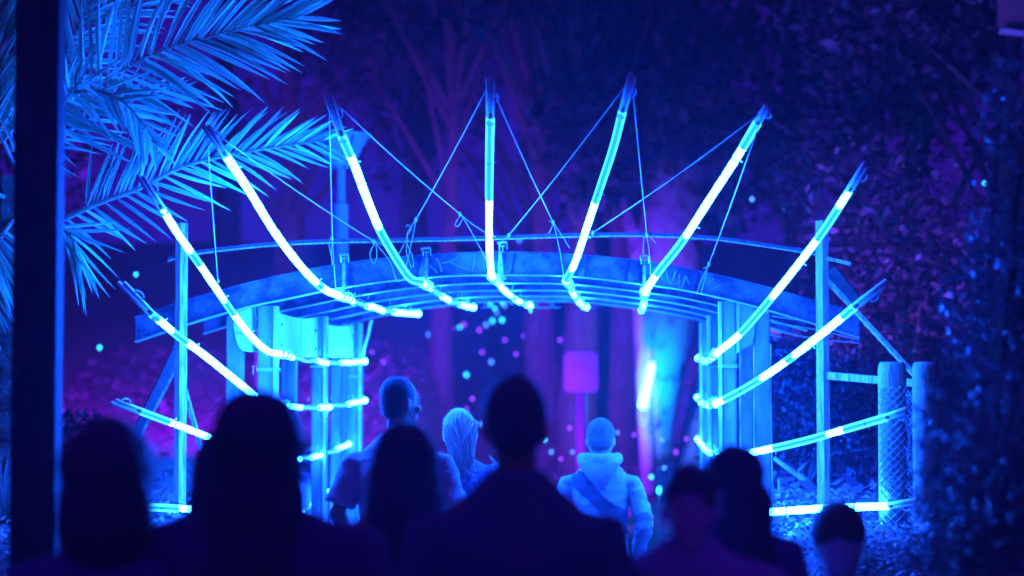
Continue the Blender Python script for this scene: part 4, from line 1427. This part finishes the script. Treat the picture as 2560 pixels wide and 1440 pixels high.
def person(px, top, Y, label, top_mat, hair, hair_mat, yaw=0.0, h=None, sleeves='long', head_yaw=0.0, bow=0.0, wide=1.0, legs='denim',
           elbL=None, wrL=None, elbR=None, wrR=None, voxel=0.010, cvox=0.012, female=False, fold=0.004, head_scale=1.0, group='people watching the lights', hand_kw=None, slope=0.0, fit=1.0, drop=0.0, flesh='flesh'):
    p = at(px, 950, Y)
    z = ground_z(p.x, p.y)
    H = at(px, top, Y).z - z
    if h is None: h = H * 1.75 / (1.75 - drop)
    k = h / 1.75
    root = thing('person', (p.x, p.y, z), label, 'person', group, rz=yaw)
    Hm = Matrix.Translation((0, -0.01, 1.50 - drop)) @ Matrix.Rotation(head_yaw, 4, 'Z') @ Matrix.Rotation(-bow, 4, 'X') @ Matrix.Scale(head_scale, 4) @ Matrix.Translation((0, 0.01, -1.50))
    Hr = Hm.to_3x3()

    def hp(x, y, zz): return Hm @ Vector((x, y, zz))
    sw = (0.172 if female else 0.195) * wide
    EL = Vector(elbL) if elbL else Vector((-sw - 0.055, -0.03, 1.12)); WL = Vector(wrL) if wrL else Vector((-sw - 0.055, 0.07, 0.88))
    ER = Vector(elbR) if elbR else Vector((sw + 0.055, -0.03, 1.12)); WR = Vector(wrR) if wrR else Vector((sw + 0.055, 0.07, 0.88))
    SL, SR = Vector((-sw, -0.01, 1.40 - slope)), Vector((sw, -0.01, 1.40 - slope))
    b = MB()
    # head
    b.ell(hp(0, 0.0, 1.645), (0.074 * head_scale, 0.094 * head_scale, 0.105 * head_scale), Hr)
    b.ell(hp(0, 0.032, 1.575), (0.056 * head_scale, 0.066 * head_scale, 0.062 * head_scale), Hr)
    b.capsule(hp(0, 0.092, 1.645), hp(0, 0.116, 1.605), 0.010, 0.014, 10)
    b.ell(hp(0, 0.082, 1.668), (0.05, 0.016, 0.011), Hr)
    b.ell(hp(0, 0.094, 1.571), (0.023, 0.012, 0.006), Hr); b.ell(hp(0, 0.092, 1.560), (0.020, 0.012, 0.007), Hr)
    b.ell(hp(0, 0.085, 1.532), (0.024, 0.018, 0.016), Hr)
    for s in (-1, 1):
        b.ell(hp(s * 0.077, -0.008, 1.622), (0.010, 0.021, 0.032), Hr @ Matrix.Rotation(s * 0.35, 3, 'Z'))
        b.ell(hp(s * 0.04, 0.072, 1.60), (0.022, 0.020, 0.02), Hr)
    b.capsule((0, -0.012, 1.40), hp(0, -0.002, 1.56), 0.062 * (0.85 if female else 1), 0.056 * (0.85 if female else 1))
    torso = []
    torso.append(('e', (0, -0.005, 1.27), (0.148 * wide, 0.098, 0.16)))
    torso.append(('e', (0, 0.0, 1.08), ((0.128 if female else 0.142) * wide, 0.095, 0.17)))
    torso.append(('e', (0, -0.01, 0.94), (0.160 * wide, 0.115, 0.13)))
    if female:
        for s in (-1, 1): torso.append(('e', (s * 0.07, 0.075, 1.25), (0.06, 0.05, 0.06)))
    for s in (-1, 1):
        torso.append(('c', (s * 0.03, -0.015, 1.45), (s * sw * 0.78, -0.012, 1.385 - slope), 0.034, 0.026))
        torso.append(('c', (s * 0.09 * wide, 0, 1.35), (s * 0.08 * wide, 0, 1.12), 0.08, 0.075))
    arms = [(SL, EL, WL, -1), (SR, ER, WR, 1)]

    def put(mb, it, g=0.0):
        if it[0] == 'e': mb.ell(it[1], tuple(r + g for r in it[2]))
        else: mb.capsule(it[1], it[2], it[3] + g, it[4] + g)
    for it in torso: put(b, it)
    for S, E, W, s in arms:
        b.capsule(S + Vector((-s * 0.02, 0, -0.015)), E, 0.034, 0.036); b.capsule(E, W, 0.040, 0.027)
        kw = dict(curl=0.45)
        if hand_kw and s in hand_kw: kw = hand_kw[s]
        n = kw.pop('n', None) if 'n' in kw else None
        kw2 = {q: r for q, r in kw.items()}
        hand(b, W, (W - E), n if n is not None else Vector((-s, 0.3, 0)), s if n is None else s, **kw2)
    for s in (-1, 1):
        b.capsule((s * 0.088, -0.005, 0.90), (s * 0.098, 0.008, 0.50), 0.083, 0.056)
        b.capsule((s * 0.098, 0.008, 0.50), (s * 0.10, -0.015, 0.09), 0.055, 0.036)
        b.capsule((s * 0.10, -0.03, 0.04), (s * 0.115, 0.14, 0.034), 0.040, 0.034)
    S4 = Matrix.Scale(k, 4)

    def place(name, me, m, parent=root):
        me.transform(S4)
        me.materials.clear(); me.materials.append(m)
        me.name = name
        o = bpy.data.objects.new(name, me); COL.objects.link(o); o.parent = parent
        return o
    body = place('body', remesh(b, voxel, 3), M[flesh])
    for s in (-1, 1):
        e = MB(); e.ell(hp(s * 0.033, 0.079, 1.647), (0.013, 0.011, 0.011), Hr, 10, 8)
        place('eye', e.mesh('eye', smooth=True), M['eye'], body)
    # clothes
    c = MB()
    fw = wide * (0.90 if female else 1.0)
    g2 = 0.008 * (fit - 1)
    prof_c = [(0.845, 0.178, 0.122), (0.92, 0.176, 0.122), (1.02, 0.168, 0.116), (1.14, 0.168, 0.116), (1.25, 0.178, 0.120), (1.33, 0.190, 0.116), (1.38, 0.192, 0.102), (1.415, 0.172, 0.088), (1.44, 0.135, 0.080), (1.465, 0.096, 0.075), (1.49, 0.074, 0.072)]
    c.rings([(z_ - slope * max(0.0, min(1.0, (rx_ - 0.09) / 0.08)) * (1 if z_ > 1.3 else 0.4), (rx_ + g2) * (1 + (fw - 1) * min(1, max(0, (1.45 - z_) / 0.05))), ry_ + g2, -0.010) for (z_, rx_, ry_) in prof_c])
    if female:
        for s in (-1, 1): c.ell((s * 0.07, 0.075, 1.25), (0.07, 0.06, 0.07))
    for S, E, W, s in arms:
        S2 = S + Vector((-s * 0.06, 0, -0.025))
        if sleeves == 'long':
            ps = [S2, S.lerp(E, 0.12), S.lerp(E, 0.5), E.lerp(S, 0.12), E.lerp(W, 0.12), E.lerp(W, 0.5), E.lerp(W, 0.96)]
            c.tube(ps, [0.052, 0.058 + g2 * 0.1, 0.059 + g2 * 0.4, 0.054 + g2 * 0.7, 0.053 + g2 * 0.7, 0.048 + g2 * 0.6, 0.043], 16)
        else:
            c.tube([S2, S.lerp(E, 0.12), S.lerp(E, 0.45), S.lerp(E, 0.86)], [0.052, 0.058 + g2 * 0.1, 0.062 + g2 * 0.5, 0.068 + g2 * 0.8], 18)

    def folds(co):
        f = 0.7 * noise.noise(Vector((co.x * 11 + co.z * 5, co.y * 11, co.z * 22)))
        rd = 1 - 2.2 * abs(noise.noise(Vector((co.x * 8 - co.z * 7, co.y * 8, co.z * 9 + 3))))
        f += max(0.0, rd) ** 2 * 0.9
        return fold * f * (1.7 if abs(co.x) > 0.21 else 1.0)
    top_o = place('jumper' if sleeves == 'long' else 'shirt', remesh(c, cvox, 12 if cvox < 0.01 else 5, folds), M[top_mat])
    c = MB()
    c.ell((0, -0.01, 0.93), (0.166 * wide, 0.121, 0.11))
    for s in (-1, 1):
        c.capsule((s * 0.088, -0.005, 0.90), (s * 0.098, 0.008, 0.50), 0.094, 0.070)
        c.capsule((s * 0.098, 0.008, 0.50), (s * 0.10, -0.012, 0.10), 0.068, 0.056)
    place('trousers', remesh(c, 0.016, 4, folds), M[legs])
    for s in (-1, 1):
        c = MB(); c.capsule((s * 0.10, -0.035, 0.048), (s * 0.117, 0.15, 0.042), 0.048, 0.042)
        place('shoe', remesh(c, 0.012, 2), M['shoe'])
    # hair
    hb = MB()
    hs = head_scale
    if hair == 'short':
        hb.ell(hp(0, -0.012, 1.668), (0.078 * hs, 0.094 * hs, 0.092 * hs), Hr)
        hb.ell(hp(0, -0.045, 1.615), (0.066 * hs, 0.055 * hs, 0.062 * hs), Hr)
    elif hair == 'cap':
        hb.ell(hp(0, -0.008, 1.674), (0.084 * hs, 0.102 * hs, 0.094 * hs), Hr)
        hb.ell(hp(0, -0.05, 1.62), (0.072 * hs, 0.056 * hs, 0.06 * hs), Hr)
    elif hair == 'bob':
        hb.ell(hp(0, -0.012, 1.672), (0.092 * hs, 0.106 * hs, 0.092 * hs), Hr)
        hb.ell(hp(0, -0.045, 1.56), (0.098 * hs, 0.075 * hs, 0.11 * hs), Hr)
        for s in (-1, 1):
            hb.capsule(hp(s * 0.072, -0.01, 1.68), hp(s * 0.080, 0.0, 1.49), 0.03, 0.032)
    else:
        hb.ell(hp(0, -0.012, 1.672), (0.090 * hs, 0.104 * hs, 0.094 * hs), Hr)
        hb.ell(hp(0, -0.06, 1.60), (0.092, 0.055, 0.12), Hr)
        for s in (-1, 1):
            hb.capsule(hp(s * 0.068, -0.02, 1.68), hp(s * 0.082, -0.035, 1.55), 0.028, 0.03)
            hb.capsule(hp(s * 0.082, -0.035, 1.55), Vector((s * 0.095, -0.07, 1.36)), 0.032, 0.028)
        hb.capsule(hp(0, -0.075, 1.58), Vector((0, -0.125, 1.28)), 0.07, 0.05)
        hb.capsule(hp(-.05, -0.07, 1.55), Vector((-.06, -0.115, 1.30)), 0.05, 0.04)
        hb.capsule(hp(.05, -0.07, 1.55), Vector((.06, -0.115, 1.31)), 0.05, 0.04)

    def hd(co):
        big = 0.010 if hair in ('long', 'bob') else 0.003
        return 0.003 * noise.noise(Vector((co.x * 60, co.y * 60, co.z * 18))) + 0.003 * noise.noise(Vector((co.x * 25, co.y * 25, co.z * 10))) + big * noise.noise(Vector((co.x * 9 + px, co.y * 9, co.z * 7)))
    hair_o = place('hair', remesh(hb, 0.008, 3, hd), M[hair_mat])
    return dict(root=root, k=k, body=body, top=top_o, hair=hair_o, hp=hp, Hr=Hr, place=place, S4=S4)


# short strands that break up a hair surface
def strands(P, m, n, length, seed, name='hair_strands', up=0.4):
    rnd = random.Random(seed)
    me0 = P['hair'].data
    V = []
    for i in range(n):
        pol = me0.polygons[rnd.randrange(len(me0.polygons))]
        c = Vector(pol.center); nn = Vector(pol.normal)
        d = (nn * up + Vector((rnd.uniform(-.4, .4), rnd.uniform(-.3, .3), -0.6 + rnd.uniform(-.3, .3)))).normalized() * length * rnd.uniform(.5, 1.2)
        s = d.cross(nn).normalized() * 0.0008
        V += [c - s, c + s, c + d]
    me = np_mesh(name, np.array([tuple(v) for v in V]), 3, m)
    o = bpy.data.objects.new(name, me); COL.objects.link(o); o.parent = P['hair']
    tag(o, kind='stuff')


# in focus, under the front beam
A = person(997, 942, 9.35, 'person in a pale t-shirt with cropped hair, turned slightly right under the left columns', 'cl_white', 'short', 'hair_black', yaw=R(-14), head_yaw=R(-36), sleeves='short', voxel=0.007, cvox=0.0075, wide=1.06, slope=0.02,
           elbL=(-0.275, -0.07, 1.12), wrL=(-0.235, 0.10, 0.92), elbR=(0.27, -0.03, 1.12), fit=1.7, fold=0.006, head_scale=0.98)
strands(A, M['hair_black'], 2500, 0.012, 5)
B = person(1146, 1024, 10.3, 'person with messy tied-back blonde hair in a dark lettered top, one hand raised', 'cl_black', 'short', 'hair_blonde', yaw=R(8), female=True, voxel=0.007, cvox=0.010, sleeves='short', fold=0.006,
           elbR=(0.36, -0.02, 1.25), wrR=(0.285, 0.08, 1.37), hand_kw={1: dict(curl=0.9, point=True, n=Vector((-0.6, 0.5, 0)))}, wide=1.05)
C = person(1500, 1068, 11.2, 'person in a grey hoodie with cropped hair and a woven wrap tied across the back', 'cl_grey', 'short', 'hair_short', yaw=R(-6), bow=R(24), head_scale=1.1, drop=0.02, h=1.53, voxel=0.007, cvox=0.0075, sleeves='long', wide=1.0, fit=1.5, fold=0.006, slope=0.025,
           elbR=(0.285, -0.03, 1.11), wrR=(0.235, 0.12, 0.88), elbL=(-0.28, -0.03, 1.11), wrL=(-0.2, 0.16, 0.95))
strands(C, M['hair_short'], 4200, 0.010, 6)

# blonde hair: loose locks gathered into a low tail
hp = B['hp']
hb = MB()
rnd = random.Random(3)
hb.ell(hp(0, -0.012, 1.672), (0.083, 0.100, 0.088), B['Hr'])
hb.ell(hp(0, -0.05, 1.62), (0.078, 0.06, 0.08), B['Hr'])
lm = MB()
for i in range(520):
    an = rnd.uniform(-2.6, 2.6)
    st = hp(0.085 * math.sin(an), -0.012 - 0.105 * abs(math.cos(an)) * rnd.uniform(0.4, 1.02), 1.735 - 0.12 * abs(an) / 2.6 + rnd.uniform(-.03, .03))
    mid = hp(0.078 * math.sin(an) * rnd.uniform(0.6, 1.2), -0.115 + rnd.uniform(-.02, .015), 1.62 + rnd.uniform(-.05, .05))
    en = Vector((0.018 + rnd.uniform(-.07, .055), -0.12 + rnd.uniform(-.03, .02), 1.475 + rnd.uniform(-.10, .05)))
    ph_ = rnd.uniform(0, 6.28); wa = rnd.uniform(0.003, 0.014)
    pts = [Vector(q) + Vector((math.sin(ph_ + j * 1.3), 0.4 * math.cos(ph_ + j * 1.7), 0)) * wa * j / 8 for j, q in enumerate(crom([tuple(st), tuple(mid), tuple(en)], 9))]
    r0 = rnd.uniform(0.0010, 0.0027)
    lm.tube(pts, [r0 * (0.7 + 0.6 * math.sin(math.pi * j / 8)) for j in range(9)], 5)
o = B['place']('locks', lm.mesh('locks', smooth=True), M['hair_blonde'], B['hair']); tag(o, kind='stuff')
strands(B, M['hair_blonde'], 2600, 0.035, 8)

# lettering on the dark top, laid on the cloth
bvh = BVHTree.FromPolygons([v.co for v in B['top'].data.vertices], [p.vertices for p in B['top'].data.polygons])


def lettering(txt, x, z, size, off, m, dist):
    cu = bpy.data.curves.new('lettering', 'FONT')
    cu.body = txt; cu.size = size; cu.align_x = 'LEFT'; cu.offset = off; cu.space_character = 1.15
    to = bpy.data.objects.new('tmp', cu); COL.objects.link(to)
    dg = bpy.context.evaluated_depsgraph_get()
    me = bpy.data.meshes.new_from_object(to.evaluated_get(dg))
    bpy.data.objects.remove(to)
    bm = bmesh.new(); bm.from_mesh(me)
    bmesh.ops.subdivide_edges(bm, edges=bm.edges[:], cuts=1)
    for v in bm.verts:
        X, Z = x + v.co.x, z + v.co.y
        hit = bvh.ray_cast(Vector((X, -1.5, Z)), Vector((0, 1, 0)))
        yy = hit[0].y if hit[0] is not None else -0.12
        v.co = Vector((X, yy - dist, Z))
    bm.to_mesh(me); bm.free()
    me.materials.append(m)
    o = bpy.data.objects.new('lettering', me); COL.objects.link(o); o.parent = B['top']


kB = B['k']
lettering('TE', -0.008, 1.235, 0.080, 0.0032, M['print'], 0.006)
lettering('TE', -0.008, 1.235, 0.080, -0.0015, M['cl_black'], 0.0085)

# hood and wrap for the hoodie
kC = C['k']
hd = MB()
for k in range(17):
    an0, an1 = R(160 + 13.75 * k), R(160 + 13.75 * (k + 1))
    def rp(an):
        back = max(0.0, -math.sin(an))
        return Vector((0.112 * math.cos(an), -0.02 + 0.098 * math.sin(an), 1.500 - 0.012 * back + 0.004 * math.sin(an * 5)))
    hd.capsule(rp(an0), rp(an1), 0.036 + 0.012 * max(0, -math.sin(an0)), 0.036 + 0.012 * max(0, -math.sin(an1)))
# the pouch of the hood hanging in a point down the back
for t in np.linspace(0, 1, 9):
    hd.ell((0.02 * t, -0.128 - 0.018 * math.sin(math.pi * t), 1.475 - 0.15 * t), (0.125 * (1 - t) ** 0.7 + 0.018, 0.036 * (1 - 0.4 * t), 0.024))
hood = C['place']('hood', remesh(hd, 0.009, 5, lambda co: 0.004 * noise.noise(co * 22)), M['cl_grey'])
bvh = BVHTree.FromPolygons([v.co for v in C['top'].data.vertices], [p.vertices for p in C['top'].data.polygons])


def wrap(a, b, n, gap, rr, name='wrap_band'):
    for i in range(n):
        pts = []
        for t in np.linspace(0, 1, 22):
            x = (a[0] + (b[0] - a[0]) * t); z = (a[1] + (b[1] - a[1]) * t) - gap * (i - (n - 1) / 2) * (1 - 0.35 * math.sin(math.pi * t)) - 0.015 * math.sin(math.pi * t)
            hit = bvh.ray_cast(Vector((x * kC, -1.5, z * kC)), Vector((0, 1, 0)))
            if hit[0] is not None:
                pts.append(hit[0] / kC + Vector((0, -rr * 0.5, 0)))
        if len(pts) > 2:
            mb = MB(); mb.tube(pts, [rr * (1 + 0.25 * noise.noise(p * 14)) for p in pts], 8)
            C['place'](name, mb.mesh(name, smooth=True), M['cl_wrap'], C['top'])


wrap((-0.17, 1.405), (0.185, 1.085), 8, 0.0195, 0.0115)
wrap((0.19, 1.17), (-0.15, 1.05), 3, 0.022, 0.009)
wrap((-0.18, 1.02), (0.18, 1.01), 4, 0.024, 0.010)

# dark blurred figures nearer the camera
strands(person(272, 1118, 4.9, 'dark figure with neat rounded hair nearest the square pole', 'cl_navy', 'bob', 'hair_dark', yaw=R(6), wide=1.12, drop=0.03, voxel=0.011, cvox=0.016, head_scale=1.18, fold=0.002), M['hair_dark'], 1600, 0.03, 272, up=0.9)
strands(person(652, 1048, 4.9, 'dark figure with long loose hair in front of the left columns', 'cl_black', 'long', 'hair_dark', yaw=R(-4), voxel=0.011, cvox=0.016, head_scale=1.16, female=True, wide=1.5, drop=0.075, fold=0.002), M['hair_dark'], 1600, 0.05, 652, up=0.9)
strands(person(566, 1078, 5.9, 'figure half hidden behind the long loose hair', 'cl_navy', 'long', 'hair_dark', yaw=R(8), voxel=0.011, cvox=0.016, female=True, drop=0.05, wide=1.2, fold=0.002), M['hair_dark'], 1600, 0.05, 566, up=0.9)
strands(person(1012, 1066, 5.6, 'figure with dark hair and a dark red top in front of the pale t-shirt', 'cl_red', 'long', 'hair_dark', yaw=R(5), voxel=0.011, cvox=0.016, female=True, fold=0.002, wide=1.2, drop=0.04), M['hair_dark'], 1600, 0.05, 1012, up=0.9)
person(1290, 957, 5.3, 'broad dark figure in the middle with head topping the others', 'cl_black', 'cap', 'hair_dark', yaw=R(-3), voxel=0.011, cvox=0.016, wide=1.16, fold=0.003, head_scale=1.02, slope=0.045, drop=0.035)
strands(person(1822, 1124, 5.8, 'figure with long dark hair turned to face left', 'cl_navy', 'long', 'hair_dark', yaw=R(30), head_yaw=R(45), voxel=0.011, cvox=0.016, female=True, flesh='flesh_pale', fold=0.002, wide=1.25, drop=0.05), M['hair_dark'], 1600, 0.05, 1822, up=0.9)
person(1716, 1172, 5.3, 'figure in a pale lilac top looking back beside the long-haired one', 'cl_lilac', 'cap', 'hair_dark', yaw=R(150), head_yaw=R(25), voxel=0.010, cvox=0.016, female=True, flesh='flesh_pale', fold=0.002, wide=1.5, drop=0.06)
person(2094, 1308, 6.6, 'small child with a round dark head below the mulch bank', 'cl_navy', 'cap', 'hair_short', yaw=R(180), head_yaw=R(0), voxel=0.009, cvox=0.014, flesh='flesh_pale', fold=0.002, wide=0.95, head_scale=1.22, drop=0.02)

# ------------------------------------------------------------------ haze volume added for a halo in place of lens bloom
hz = bpy.data.materials.new('haze')
hz.use_nodes = True
nt = hz.node_tree
nt.nodes.clear()
out = nt.nodes.new('ShaderNodeOutputMaterial')
pv_ = nt.nodes.new('ShaderNodeVolumePrincipled')
pv_.inputs['Color'].default_value = (0.9, 0.72, 0.95, 1)
pv_.inputs['Density'].default_value = HAZE_DENSITY
pv_.inputs['Anisotropy'].default_value = 0.72
nt.links.new(pv_.outputs['Volume'], out.inputs['Volume'])
mb = MB(); mb.hexa(Vector((0, 29, 9.0)), Vector((50, 0, 0)), Vector((0, 39, 0)), Vector((0, 0, 10.2)))
o = mb.build('haze', hz)
tag(o, kind='stuff')
bpy.data.batch_remove(WORK_OB + WORK_ME)
bpy.data.scenes.remove(WORK)
